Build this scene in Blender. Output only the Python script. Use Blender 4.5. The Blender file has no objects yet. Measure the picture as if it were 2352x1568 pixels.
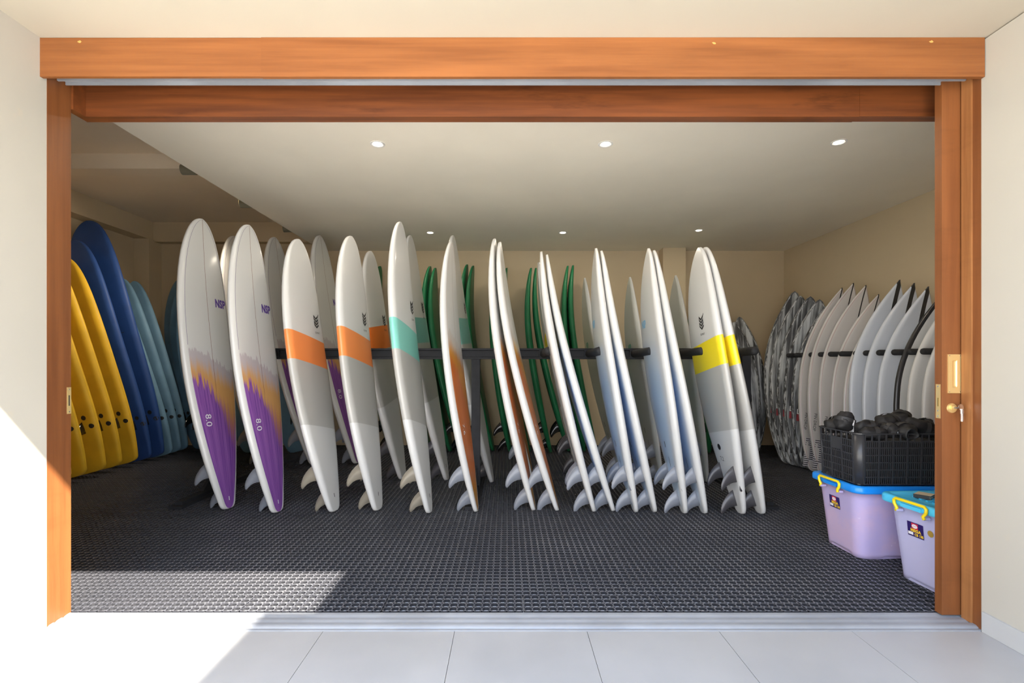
import bpy, bmesh, math, random
from mathutils import Vector, Matrix, noise as mnoise
from math import sin, cos, pi, atan2, sqrt, radians

random.seed(7)
S = bpy.context.scene
COL = S.collection

# ------------------------------------------------------------------ camera, sky, sun, exposure
F, U0, V0, CH = 1110.0, 1165.0, 835.0, 1.2
cam = bpy.data.cameras.new('camera')
cam.sensor_width = 36.0
cam.lens = F / 2352 * 36.0
cam.shift_x = (1176 - U0) / 2352
cam.shift_y = (V0 - 784) / 2352
cam.clip_start = 0.05
co = bpy.data.objects.new('camera', cam)
co.location = (0, 0, CH)
co.rotation_euler = (pi / 2, 0, 0)
COL.objects.link(co)
S.camera = co

w = bpy.data.worlds.new('sky')
S.world = w
w.use_nodes = True
wn = w.node_tree.nodes
wl = w.node_tree.links
wn.clear()
wo = wn.new('ShaderNodeOutputWorld')
wb = wn.new('ShaderNodeBackground')
wb.inputs['Strength'].default_value = 3.6
tc = wn.new('ShaderNodeTexCoord')
sx = wn.new('ShaderNodeSeparateXYZ')
wr = wn.new('ShaderNodeValToRGB')
wr.color_ramp.elements[0].position = 0.0
wr.color_ramp.elements[0].color = (1.0, 0.96, 0.9, 1)
wr.color_ramp.elements[1].position = 0.8
wr.color_ramp.elements[1].color = (0.42, 0.62, 1.0, 1)
wl.new(tc.outputs['Generated'], sx.inputs[0])
wl.new(sx.outputs['Z'], wr.inputs['Fac'])
wl.new(wr.outputs['Color'], wb.inputs['Color'])
wl.new(wb.outputs[0], wo.inputs['Surface'])

SUN_DIR = Vector((-1.51, 1.0, -1.3))
sl = bpy.data.lights.new('sun', 'SUN')
sl.energy = 18.0
sl.angle = radians(0.6)
sl.color = (1.0, 0.93, 0.82)
so = bpy.data.objects.new('sun', sl)
so.rotation_euler = SUN_DIR.to_track_quat('-Z', 'Y').to_euler()
so.location = (6, -5, 8)
COL.objects.link(so)

S.view_settings.view_transform = 'Standard'
S.view_settings.look = 'None'
S.view_settings.exposure = 0.60
S.view_settings.gamma = 1.0
S.view_settings.use_curve_mapping = False
S.cycles.max_bounces = 10
S.cycles.diffuse_bounces = 7
DOWNLIGHT_W = 3.2

MAT_Z = 0.015


def P(u, v, Z):
    return Vector(((u - U0) / F * Z, Z, CH - (v - V0) / F * Z))


def zfloor(v, z=MAT_Z):
    return (CH - z) * F / (v - V0)


# ------------------------------------------------------------------ material helper
class M:
    def __init__(s, name, color=(0.8, 0.8, 0.8), rough=0.5, metal=0.0, spec=0.5, coat=0.0):
        s.mat = bpy.data.materials.new(name)
        s.mat.use_nodes = True
        s.nt = s.mat.node_tree
        s.b = s.nt.nodes['Principled BSDF']
        s.b.inputs['Base Color'].default_value = (*color, 1)
        s.b.inputs['Roughness'].default_value = rough
        s.b.inputs['Metallic'].default_value = metal
        s.b.inputs['Specular IOR Level'].default_value = spec
        s.b.inputs['Coat Weight'].default_value = coat
        s.b.inputs['Coat Roughness'].default_value = 0.12

    def put(s, inp, x):
        if isinstance(x, bpy.types.NodeSocket):
            s.nt.links.new(x, inp)
        elif isinstance(x, (tuple, list)):
            if inp.type == 'RGBA':
                inp.default_value = (x[0], x[1], x[2], 1)
            else:
                inp.default_value = x
        else:
            inp.default_value = x

    def node(s, t, **kw):
        n = s.nt.nodes.new(t)
        for k, v in kw.items():
            setattr(n, k, v)
        return n

    def m(s, op, a, b=0.0, c=0.0, clamp=False):
        n = s.node('ShaderNodeMath', operation=op, use_clamp=clamp)
        s.put(n.inputs[0], a)
        s.put(n.inputs[1], b)
        s.put(n.inputs[2], c)
        return n.outputs[0]

    def mix(s, f, a, b, blend='MIX'):
        n = s.node('ShaderNodeMix', data_type='RGBA', blend_type=blend)
        s.put(n.inputs[0], f)
        s.put(n.inputs[6], a)
        s.put(n.inputs[7], b)
        return n.outputs[2]

    def step(s, x, lo, hi):
        n = s.node('ShaderNodeMapRange', interpolation_type='SMOOTHSTEP')
        s.put(n.inputs['Value'], x)
        s.put(n.inputs['From Min'], lo)
        s.put(n.inputs['From Max'], hi)
        return n.outputs[0]

    def xyz(s, v):
        n = s.node('ShaderNodeSeparateXYZ')
        s.put(n.inputs[0], v)
        return n.outputs

    def vec(s, x, y, z):
        n = s.node('ShaderNodeCombineXYZ')
        for i, q in enumerate((x, y, z)):
            s.put(n.inputs[i], q)
        return n.outputs[0]

    def noise(s, v, scale=5.0, detail=3.0, rough=0.5):
        n = s.node('ShaderNodeTexNoise')
        s.put(n.inputs['Vector'], v)
        n.inputs['Scale'].default_value = scale
        n.inputs['Detail'].default_value = detail
        n.inputs['Roughness'].default_value = rough
        return n.outputs['Fac']

    def attr(s, name):
        return s.node('ShaderNodeAttribute', attribute_name=name).outputs['Vector']

    def obco(s):
        return s.node('ShaderNodeTexCoord').outputs['Object']

    def rnd(s):
        return s.node('ShaderNodeObjectInfo').outputs['Random']

    def color(s, c):
        s.put(s.b.inputs['Base Color'], c)

    def bump(s, h, strength=0.2, dist=0.01):
        n = s.node('ShaderNodeBump')
        n.inputs['Strength'].default_value = strength
        n.inputs['Distance'].default_value = dist
        s.put(n.inputs['Height'], h)
        s.nt.links.new(n.outputs[0], s.b.inputs['Normal'])


def simple(name, color, rough=0.5, metal=0.0, spec=0.5, coat=0.0, var=0.0, scale=6.0):
    m = M(name, color, rough, metal, spec, coat)
    if var:
        f = m.noise(m.obco(), scale, 4)
        dark = tuple(c * (1 - var) for c in color)
        m.color(m.mix(m.step(f, 0.3, 0.7), dark, color))
    return m.mat


def wood(name, axis, base, dark, gscale=1.0, stain=0.12):
    m = M(name, base, 0.42, spec=0.4)
    o = m.node('ShaderNodeNewGeometry').outputs['Position']
    x, y, z = m.xyz(o)
    k = [26.0, 26.0, 26.0]
    k[axis] = 1.1
    v = m.vec(m.m('MULTIPLY', x, k[0] * gscale), m.m('MULTIPLY', y, k[1] * gscale), m.m('MULTIPLY', z, k[2] * gscale))
    n1 = m.noise(v, 1.0, 5, 0.6)
    k2 = [9.0, 9.0, 9.0]
    k2[axis] = 0.9
    v2 = m.vec(m.m('MULTIPLY', x, k2[0]), m.m('MULTIPLY', y, k2[1]), m.m('MULTIPLY', z, k2[2]))
    n2 = m.noise(v2, 1.0, 3)
    k3 = [120.0, 120.0, 120.0]
    k3[axis] = 2.5
    v3 = m.vec(m.m('MULTIPLY', x, k3[0]), m.m('MULTIPLY', y, k3[1]), m.m('MULTIPLY', z, k3[2]))
    n3 = m.noise(v3, 1.0, 2)
    c = m.mix(m.step(n1, 0.3, 0.72), dark, base)
    light = tuple(min(1, q * 1.35) for q in base)
    c = m.mix(m.m('MULTIPLY', m.step(n2, 0.45, 0.75), 0.55), c, light)
    c = m.mix(m.m('MULTIPLY', m.step(n3, 0.35, 0.5), 0.25), dark, c) if False else m.mix(m.m('MULTIPLY', m.step(n3, 0.55, 0.8), 0.35), c, dark)
    c = m.mix(m.m('MULTIPLY', m.rnd(), .30), c, light)
    st = m.noise(m.vec(m.m('MULTIPLY', x, 1.6), m.m('MULTIPLY', y, 1.6), m.m('MULTIPLY', z, 7.0)), 1.0, 5, .65)
    c = m.mix(m.m('MULTIPLY', m.step(st, .56, .72), stain), c, tuple(q * .35 for q in dark))
    m.color(c)
    m.bump(n3, 0.06, 0.004)
    return m.mat


# ------------------------------------------------------------------ materials
def plaster(name, c, stain=0.0):
    m = M(name, c, 0.75, spec=0.25)
    o = m.node('ShaderNodeNewGeometry').outputs['Position']
    n1 = m.noise(o, 1.3, 4)
    n2 = m.noise(o, 9.0, 4)
    d = tuple(q * 0.95 for q in c)
    col = m.mix(m.step(n1, 0.35, 0.7), d, c)
    if stain:
        col = m.mix(m.m('MULTIPLY', m.step(n2, 0.68, 0.78), stain), col, (0.55, 0.45, 0.3))
    m.color(col)
    m.bump(m.noise(o, 60.0, 3), 0.04, 0.003)
    return m.mat


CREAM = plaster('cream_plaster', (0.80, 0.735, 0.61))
CREAM_SHADED = plaster('cream_plaster_shaded', (0.60, 0.49, 0.33))  # same cream paint, browned so the colour carries the room's shade
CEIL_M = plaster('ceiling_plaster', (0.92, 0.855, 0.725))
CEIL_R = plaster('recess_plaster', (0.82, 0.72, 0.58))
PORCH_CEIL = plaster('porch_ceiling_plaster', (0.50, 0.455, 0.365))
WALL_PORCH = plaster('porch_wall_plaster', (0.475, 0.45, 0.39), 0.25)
SKIRT = simple('skirting_tile', (0.47, 0.475, 0.47), 0.35, var=0.04)
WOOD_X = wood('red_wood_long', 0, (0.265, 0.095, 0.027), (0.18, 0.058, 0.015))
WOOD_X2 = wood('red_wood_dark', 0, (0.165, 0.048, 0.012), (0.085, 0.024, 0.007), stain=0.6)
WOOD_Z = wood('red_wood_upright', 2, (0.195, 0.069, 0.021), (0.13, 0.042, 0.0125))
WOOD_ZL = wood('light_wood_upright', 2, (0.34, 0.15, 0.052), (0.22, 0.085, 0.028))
ALU = M('brushed_aluminium', (0.72, 0.74, 0.78), 0.38, 0.75).mat
ALU2 = simple('track_aluminium', (0.40, 0.42, 0.455), 0.5, 0.35, var=0.2, scale=3)
BRASS = simple('brass', (0.83, 0.62, 0.27), 0.32, 0.7)
CHROME = simple('nickel', (0.8, 0.78, 0.74), 0.2, 1.0)
BLACK_STEEL = simple('black_steel', (0.024, 0.025, 0.029), 0.6, 0.0, spec=0.25, var=0.25, scale=9)
FOAM_BLACK = simple('black_foam', (0.022, 0.022, 0.024), 0.75, var=0.3, scale=30)
DARK = simple('dark_gap', (0.02, 0.018, 0.015), 0.9)


def tile_mat():
    m = M('porch_tile', (0.78, 0.77, 0.755), 0.33, spec=0.5)
    o = m.node('ShaderNodeNewGeometry').outputs['Position']
    c = m.mix(m.step(m.noise(o, 2.2, 5), 0.3, 0.7), (0.39, 0.385, 0.38), (0.43, 0.425, 0.42))
    c = m.mix(m.m('MULTIPLY', m.step(m.noise(o, 38, 2), 0.74, 0.8), 0.35), c, (0.42, 0.38, 0.33))
    m.color(c)
    return m.mat


TILE = tile_mat()
GROUT = simple('grout', (0.22, 0.2, 0.18), 0.9)
YARD = simple('pale_paving', (0.82, 0.765, 0.66), 0.7, var=0.08, scale=1.0)


def rubber():
    m = M('black_rubber', (0.05, 0.052, 0.062), 0.42, spec=0.6)
    o = m.node('ShaderNodeNewGeometry').outputs['Position']
    n = m.noise(o, 0.9, 5, 0.6)
    n2 = m.noise(o, 14, 4, 0.7)
    c = m.mix(m.step(n, 0.35, 0.75), (0.085, 0.088, 0.104), (0.15, 0.153, 0.172))
    c = m.mix(m.m('MULTIPLY', m.step(m.m('ADD', n, m.m('MULTIPLY', n2, 0.5)), 0.78, 0.95), 0.5), c, (0.2, 0.2, 0.21))
    m.color(c)
    return m.mat


RUBBER = rubber()
RUBBER_WALL = simple('black_rubber_wall', (0.020, 0.0205, 0.025), 0.45, var=.2, scale=20)


# ------------------------------------------------------------------ object helpers
def link(name, me, parent=None, loc=None):
    o = bpy.data.objects.new(name, me)
    COL.objects.link(o)
    if parent is not None:
        o.parent = parent
    if loc is not None:
        o.location = loc
    return o


def tag(o, label=None, cat=None, group=None, kind=None):
    if label:
        o['label'] = label
    if cat:
        o['category'] = cat
    if group:
        o['group'] = group
    if kind:
        o['kind'] = kind
    return o


def empty(name, loc=(0, 0, 0), rz=0.0):
    o = bpy.data.objects.new(name, None)
    o.empty_display_size = 0.1
    COL.objects.link(o)
    o.location = loc
    o.rotation_euler = (0, 0, rz)
    return o


def bm_box(bm, x0, x1, y0, y1, z0, z1):
    v = [bm.verts.new((x, y, z)) for x in (x0, x1) for y in (y0, y1) for z in (z0, z1)]
    for f in ((0, 1, 3, 2), (4, 6, 7, 5), (0, 4, 5, 1), (2, 3, 7, 6), (0, 2, 6, 4), (1, 5, 7, 3)):
        bm.faces.new([v[i] for i in f])
    return v


def finish(bm, name, mat, parent=None, smooth=False, bevel=0.0, seg=2):
    if bevel:
        bmesh.ops.bevel(bm, geom=[e for e in bm.edges if len(e.link_faces) == 2 and e.calc_face_angle(0) > 0.6], offset=bevel, segments=seg, affect='EDGES', profile=0.5)
    bmesh.ops.recalc_face_normals(bm, faces=bm.faces)
    me = bpy.data.meshes.new(name)
    bm.to_mesh(me)
    bm.free()
    me.materials.append(mat)
    if smooth:
        for p in me.polygons:
            p.use_smooth = True
    return link(name, me, parent)


def box(name, x0, x1, y0, y1, z0, z1, mat, parent=None, bevel=0.0, kind=None):
    bm = bmesh.new()
    bm_box(bm, min(x0, x1), max(x0, x1), min(y0, y1), max(y0, y1), min(z0, z1), max(z0, z1))
    o = finish(bm, name, mat, parent, bevel=bevel)
    if kind:
        o['kind'] = kind
    return o


def struct(name, *a, **k):
    return box(name, *a, kind='structure', **k)


def cyl(bm, p0, p1, r0, r1=None, n=16, cap=True, dome=0.0):
    p0, p1 = Vector(p0), Vector(p1)
    r1 = r0 if r1 is None else r1
    d = (p1 - p0).normalized()
    a = d.orthogonal().normalized()
    b = d.cross(a)
    prof = [(p0, r0), (p1, r1)]
    if dome:
        prof = [(p0, r0)] + [(p1 + d * (dome * sin(t)), r1 * cos(t)) for t in (0, 0.5, 0.95, 1.3)]
    rings = []
    for c, r in prof:
        rings.append([bm.verts.new(c + (a * cos(2 * pi * i / n) + b * sin(2 * pi * i / n)) * r) for i in range(n)])
    for q in range(len(rings) - 1):
        for i in range(n):
            bm.faces.new((rings[q][i], rings[q][(i + 1) % n], rings[q + 1][(i + 1) % n], rings[q + 1][i]))
    if cap:
        bm.faces.new(rings[0][::-1])
        bm.faces.new(rings[-1])


def prism(name, pts, axis, a0, a1, mat, parent=None):
    """extrude a 2-D outline along an axis (0:x -> pts are (y,z))"""
    bm = bmesh.new()
    def mk(p, a):
        return (a, p[0], p[1]) if axis == 0 else ((p[0], a, p[1]) if axis == 1 else (p[0], p[1], a))
    A = [bm.verts.new(mk(p, a0)) for p in pts]
    B = [bm.verts.new(mk(p, a1)) for p in pts]
    n = len(pts)
    for i in range(n):
        bm.faces.new((A[i], A[(i + 1) % n], B[(i + 1) % n], B[i]))
    bm.faces.new(A[::-1])
    bm.faces.new(B)
    return finish(bm, name, mat, parent)


TEXTS = {}


def text_geo(s, size):
    kx = {'NSP': .74}.get(s, 1.0)
    bold = s in ('NSP', 'MEGA', 'CB 130', 'RV')
    if (s, size) in TEXTS:
        return TEXTS[(s, size)]
    cu = bpy.data.curves.new('lettering', 'FONT')
    cu.body = s
    cu.size = size
    cu.align_x = 'CENTER'
    cu.align_y = 'CENTER'
    cu.resolution_u = 3
    if bold:
        cu.offset = size * .05
        cu.space_character = 1.06
    o = bpy.data.objects.new('lettering', cu)
    COL.objects.link(o)
    dg = bpy.context.evaluated_depsgraph_get()
    me = o.evaluated_get(dg).to_mesh()
    vs = [(v.co.x * kx, v.co.y, 0.0) for v in me.vertices]
    fs = [tuple(p.vertices) for p in me.polygons]
    o.evaluated_get(dg).to_mesh_clear()
    bpy.data.objects.remove(o)
    bpy.data.curves.remove(cu)
    TEXTS[(s, size)] = (vs, fs)
    return vs, fs


def mesh_obj(name, vs, fs, mat, parent=None, smooth=False):
    me = bpy.data.meshes.new(name)
    me.from_pydata([tuple(v) for v in vs], [], fs)
    me.materials.append(mat)
    if smooth:
        for p in me.polygons:
            p.use_smooth = True
    me.update()
    return link(name, me, parent)


def text_on(name, s, size, origin, right, up, mat, parent=None, bold=0.0, sx=1.0):
    """flat lettering in a plane given by origin, right and up vectors"""
    vs, fs = text_geo(s, size)
    o, r, q = Vector(origin), Vector(right).normalized(), Vector(up).normalized()
    pts = [o + r * (v[0] * sx) + q * v[1] for v in vs]
    return mesh_obj(name, pts, fs, mat, parent)


# ------------------------------------------------------------------ ROOM SHELL
YB = 7.075      # back wall
XR = 4.05       # right wall
XL = -5.28      # left wall
ZC = 2.85       # soffit
ZU = 3.23       # upper ceiling on the left
YD = 2.17       # door plane
XPL, XPR = -2.087, 2.135
ZP = 2.656      # porch ceiling

WHITE_TILE = simple('pale_floor_tile', (0.85, 0.85, 0.86), 0.15)
struct('floor', XL - .1, XR + .1, 2.19, YB + .1, -0.1, 0.0, WHITE_TILE)
struct('wall_back', XL - .1, XR + .1, YB, YB + .15, 0, 3.5, CREAM_SHADED)
struct('wall_right', XR, XR + .15, 2.19, YB, 0, 3.5, CREAM_SHADED)
struct('wall_left', XL - .15, XL, 2.19, YB, 0, 3.5, CREAM_SHADED)
struct('wall_front_left', XL, XPL - 0.03, 2.19, 2.31, 0, 3.5, CREAM_SHADED)
struct('wall_front_right', XPR + 0.001, XR, 2.195, 2.255, 0, 3.5, CREAM_SHADED)
struct('wall_front_lintel', XPL - 0.03, XPR, 2.19, 2.42, 2.60, 3.5, CREAM_SHADED)
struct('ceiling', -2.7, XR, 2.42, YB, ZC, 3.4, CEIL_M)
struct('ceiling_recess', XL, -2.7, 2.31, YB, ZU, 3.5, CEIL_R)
struct('trim_1', XL, -5.08, 2.31, YB, 2.97, ZU, CREAM_SHADED)            # beam along the left wall
struct('trim_2', -5.08, -2.7, YB - 0.14, YB, 2.95, ZU, CREAM_SHADED)      # beam along the back wall
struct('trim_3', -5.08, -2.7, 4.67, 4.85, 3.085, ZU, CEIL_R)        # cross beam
struct('trim_4', XL, -5.06, 6.83, YB, 0, 2.97, CREAM_SHADED)              # corner pilaster
struct('trim_5', 2.217, 2.54, 6.875, YB, 0, ZC, CREAM_SHADED)             # back pilaster
struct('baseboard_back', -5.06, XR, YB - 0.012, YB, 0, 0.10, CREAM_SHADED)
struct('baseboard_right', XR - 0.012, XR, 2.4, YB - .012, 0, 0.10, CREAM_SHADED)

# ------------------------------------------------------------------ PORCH
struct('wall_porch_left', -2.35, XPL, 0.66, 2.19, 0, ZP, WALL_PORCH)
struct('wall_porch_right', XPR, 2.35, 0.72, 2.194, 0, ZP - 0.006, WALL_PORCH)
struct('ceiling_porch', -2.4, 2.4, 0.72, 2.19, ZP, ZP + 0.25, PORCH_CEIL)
struct('wall_sun_blocker', XPR, 2.35, -0.55, 0.72, 0, ZP - 0.006, WALL_PORCH)  # added unseen sun blocker, kept short so sunlit ground bounces light in
struct('wall_sun_blocker_step', XPR + .002, 2.6, -0.55, 0.12, ZP - 0.006, 2.86, WALL_PORCH)  # added raised step on the blocker, shifts the nearer shadow edge
struct('baseboard_porch_right', XPR - 0.010, XPR, -0.55, 2.165, 0, 0.09, SKIRT)
struct('baseboard_porch_left', XPL, XPL + 0.010, 0.66, 2.165, 0, 0.09, SKIRT)
struct('floor_yard', -16, 16, -22, 0.66, -0.12, -0.001, YARD)

fp = struct('floor_porch', -2.35, 2.35, 0.66, 2.19, -0.12, -0.006, GROUT)
tx = [-2.087, -2.022, -1.424, -0.826, -0.236, 0.358, 0.95, 1.546, 2.125]
ty = [0.66, 1.45, 2.178]
for i in range(len(tx) - 1):
    for j in range(len(ty) - 1):
        g = 0.0011
        box('tile', tx[i] + g, tx[i + 1] - g, ty[j] + g, ty[j + 1] - g, -0.006, 0.0, TILE, fp, bevel=0.0008)

# ------------------------------------------------------------------ DOOR FRAME
df = tag(empty('door_frame', (0, 2.16, 0)), 'reddish wooden frame around the wide doorway', None, None, 'structure')


def dpart(name, x0, x1, y0, y1, z0, z1, mat, bevel=0.002):
    o = box(name, x0, x1, y0, y1, z0, z1, mat, df, bevel)
    o.location = (0, -2.16, 0)
    return o


dpart('fascia_board', -2.088, -1.099, 2.158, 2.174, 2.482, ZP - 0.001, WOOD_X)
dpart('fascia_board', -1.098, 2.131, 2.156, 2.174, 2.480, ZP - 0.001, WOOD_X)
dpart('jamb', -2.117, -2.085, 2.19, 2.31, 0.0, 2.60, WOOD_Z)
dpart('jamb', 2.125, 2.134, 2.215, 2.262, 0.012, 2.60, WOOD_ZL)
dpart('jamb', 2.1335, 2.150, 2.176, 2.2145, 0.004, 2.60, WOOD_Z)
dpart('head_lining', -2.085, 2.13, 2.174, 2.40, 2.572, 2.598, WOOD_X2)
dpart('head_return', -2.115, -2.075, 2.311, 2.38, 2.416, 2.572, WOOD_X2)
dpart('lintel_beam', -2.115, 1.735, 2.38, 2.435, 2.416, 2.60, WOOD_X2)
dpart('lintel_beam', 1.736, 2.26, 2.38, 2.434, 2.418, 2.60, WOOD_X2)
o = prism('upper_track', [(2.20, 2.53), (2.20, 2.515), (2.204, 2.515), (2.204, 2.526), (2.232, 2.526), (2.232, 2.508), (2.24, 2.508), (2.24, 2.526), (2.275, 2.526), (2.275, 2.512), (2.28, 2.512), (2.28, 2.572), (2.20, 2.572)], 0, -2.08, 2.12, ALU2, df)
o.location = (0, -2.16, 0)
# filler blemishes on the boards (small flat patches of wood filler)
FILL = simple('wood_filler', (0.66, 0.36, 0.10), 0.6)
for (u, v, Z, r) in ((183, 96, 2.157, .012), (1640, 99, 2.155, .010), (2139, 96, 2.155, .011)):
    c = P(u, v, Z)
    pts = []
    for k in range(9):
        a = 2 * pi * k / 9
        rr = r * random.uniform(.6, 1.1)
        pts.append((c.x + rr * cos(a), c.y - 0.0004, c.z + rr * .6 * sin(a)))
    o = mesh_obj('filler_patch', pts, [tuple(range(9))], FILL, df)
    o.location = (0, -2.16, 0)
# strike plate on the left jamb
sp = dpart('strike_plate', -2.0852, -2.0835, 2.288, 2.3095, 0.962, 1.088, BRASS, 0.0006)
box('latch_slot', -2.0836, -2.0832, 2.296, 2.302, 1.0, 1.05, DARK, sp).location = (0, 0, 0)
for z in (0.972, 1.078):
    bm = bmesh.new()
    cyl(bm, (-2.0837, 2.299, z), (-2.0828, 2.299, z), 0.0035, n=10)
    finish(bm, 'screw', CHROME, sp)

# floor track
ft = tag(empty('threshold_track', (0, 2.18, 0)), 'ribbed aluminium floor track of the sliding door', None, None, 'structure')
zb = -0.001
prof = [
    [(2.168, zb), (2.168, .002), (2.172, .004), (2.181, .004), (2.183, .002), (2.183, zb)],
    [(2.184, zb), (2.184, .003), (2.187, .006), (2.193, .010), (2.200, .0125), (2.210, .013), (2.218, .013), (2.2195, .011), (2.2195, zb)],
    [(2.2205, zb), (2.2205, .004), (2.224, .007), (2.232, .011), (2.240, .0135), (2.250, .014), (2.259, .014), (2.2605, .012), (2.2605, zb)],
    [(2.2615, zb), (2.2615, .004), (2.266, .007), (2.274, .0115), (2.284, .0145), (2.294, .015), (2.3025, .015), (2.304, .013), (2.304, zb)],
]
for pr in prof:
    o = prism('track_rail', pr, 0, XPL + 0.003, XPR - 0.002, ALU2, ft)
    o.location = (0, -2.18, 0)

# sliding door leaf, pushed open to the right
dl = tag(empty('door_1', (3.0, 2.289, 0)), 'wooden sliding door leaf pushed open to the right', None, None, 'structure')


def lpart(name, x0, x1, y0, y1, z0, z1, mat, parent=dl, bevel=0.0015):
    o = box(name, x0, x1, y0, y1, z0, z1, mat, parent, bevel)
    if parent is dl:
        o.location = (-3.0, -2.289, 0)
    return o


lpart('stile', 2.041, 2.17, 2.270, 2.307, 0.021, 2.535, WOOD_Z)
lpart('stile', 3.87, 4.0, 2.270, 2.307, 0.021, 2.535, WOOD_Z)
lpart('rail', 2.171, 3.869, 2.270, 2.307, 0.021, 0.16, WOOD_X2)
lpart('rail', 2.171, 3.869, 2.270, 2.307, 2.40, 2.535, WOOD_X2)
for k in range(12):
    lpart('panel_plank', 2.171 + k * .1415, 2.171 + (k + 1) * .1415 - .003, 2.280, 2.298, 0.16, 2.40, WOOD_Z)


def recessed_handle():
    # brass plate with a rounded trough
    c = P(2191, 858, 2.2695)
    W, H = 0.0305, 0.091
    tw, th = 0.0095, 0.062
    bm = bmesh.new()
    nx, nz = 16, 40
    grid = {}
    for i in range(nx + 1):
        for j in range(nz + 1):
            a = -1 + 2 * i / nx
            b = -1 + 2 * j / nz
            x, z = a * W, b * H
            dx = max(0, 1 - (x / tw) ** 2)
            ez = max(0.0, abs(z) - (th - tw)) / tw
            dz = max(0, 1 - ez ** 2)
            d = 0.0038 * sqrt(dx * dz) if dx * dz > 0 else 0
            grid[i, j] = bm.verts.new((c.x + x, 2.2655 + d, c.z + z))
    for i in range(nx):
        for j in range(nz):
            bm.faces.new((grid[i, j], grid[i + 1, j], grid[i + 1, j + 1], grid[i, j + 1]))
    r = bmesh.ops.extrude_face_region(bm, geom=[f for f in bm.faces])
    for v in r['geom']:
        if isinstance(v, bmesh.types.BMVert):
            v.co.y = max(v.co.y, 2.2696) + 0.0004
    o = finish(bm, 'handle_plate', BRASS, dl, smooth=False)
    o.location = (-3.0, -2.289, 0)
    for sx_ in (-1, 1):
        for sz_ in (-1, 1):
            bm = bmesh.new()
            p = (c.x + sx_ * (W - .006), 2.2656, c.z + sz_ * (H - .006))
            cyl(bm, p, (p[0], 2.2648, p[2]), 0.0024, n=10)
            finish(bm, 'screw', CHROME, o)


recessed_handle()
# lock plate on the door's edge face
lp = lpart('lock_plate', 2.0398, 2.0412, 2.2765, 2.3005, CH - (960 - V0) / F * 2.288, CH - (882 - V0) / F * 2.288, BRASS)
zc = CH - (922 - V0) / F * 2.288
box('latch_slot', 2.0394, 2.0399, 2.285, 2.2915, zc - .022, zc + .018, simple('dull_brass', (.5, .36, .13), .4, 1), lp)
for dz in (-.068, -.043, .072):
    bm = bmesh.new()
    cyl(bm, (2.0399, 2.2885, zc + dz), (2.0391, 2.2885, zc + dz), 0.0033, n=10)
    finish(bm, 'screw', CHROME, lp)
kc = P(2186, 937, 2.2695)
bm = bmesh.new()
cyl(bm, (kc.x, 2.2705, kc.z), (kc.x, 2.2645, kc.z), 0.0235, 0.021, n=24)
cyl(bm, (kc.x, 2.2646, kc.z + .003), (kc.x, 2.2545, kc.z + .003), 0.0125, 0.0118, n=20)
o = finish(bm, 'lock_cylinder', BRASS, dl, smooth=False)
o.location = (-3.0, -2.289, 0)

kr = tag(empty('door_key', (kc.x + .000, 2.245, kc.z)), 'small metal keys hanging in the brass lock of the sliding door', 'key')
bm = bmesh.new()
cyl(bm, (-.0, .0095, .003), (.008, -.010, .006), 0.0042, n=10)
finish(bm, 'key_shank', CHROME, kr)
bm = bmesh.new()
cyl(bm, (.009, -.0105, .0075), (.0095, -.0130, .0078), 0.0145, n=20)
finish(bm, 'key_bow', CHROME, kr)
for k, dx in enumerate((.007, .0125)):
    bm = bmesh.new()
    bm_box(bm, dx - .0045, dx + .0035, -.016 - k * .003, -.014 - k * .003, -.022, .0)
    bm_box(bm, dx - .0028, dx + .0022, -.016 - k * .003, -.0142 - k * .003, -.058, -.0215)
    finish(bm, 'hanging_key', CHROME, kr)

# ------------------------------------------------------------------ DOWNLIGHTS + SPOTS
EMIT = bpy.data.materials.new('lamp_glow')
EMIT.use_nodes = True
eb = EMIT.node_tree.nodes['Principled BSDF']
eb.inputs['Emission Color'].default_value = (1, 0.86, 0.66, 1)
eb.inputs['Emission Strength'].default_value = 14
EMIT2 = EMIT.copy()
EMIT2.node_tree.nodes['Principled BSDF'].inputs['Emission Strength'].default_value = 6
EMIT2.node_tree.nodes['Principled BSDF'].inputs['Emission Color'].default_value = (1, .7, .3, 1)
RING = simple('lamp_trim', (0.8, 0.78, 0.74), 0.4)


def ring_mesh(r0, r1, z0, z1, n=32):
    bm = bmesh.new()
    rr = [(r1, 0.0), (r1, -0.004), (r0 + .006, -0.005), (r0, -0.002), (r0, 0.0)]
    R = [[bm.verts.new((r * cos(2 * pi * i / n), r * sin(2 * pi * i / n), z)) for i in range(n)] for r, z in rr]
    for q in range(len(R) - 1):
        for i in range(n):
            bm.faces.new((R[q][i], R[q][(i + 1) % n], R[q + 1][(i + 1) % n], R[q + 1][i]))
    return bm


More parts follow.
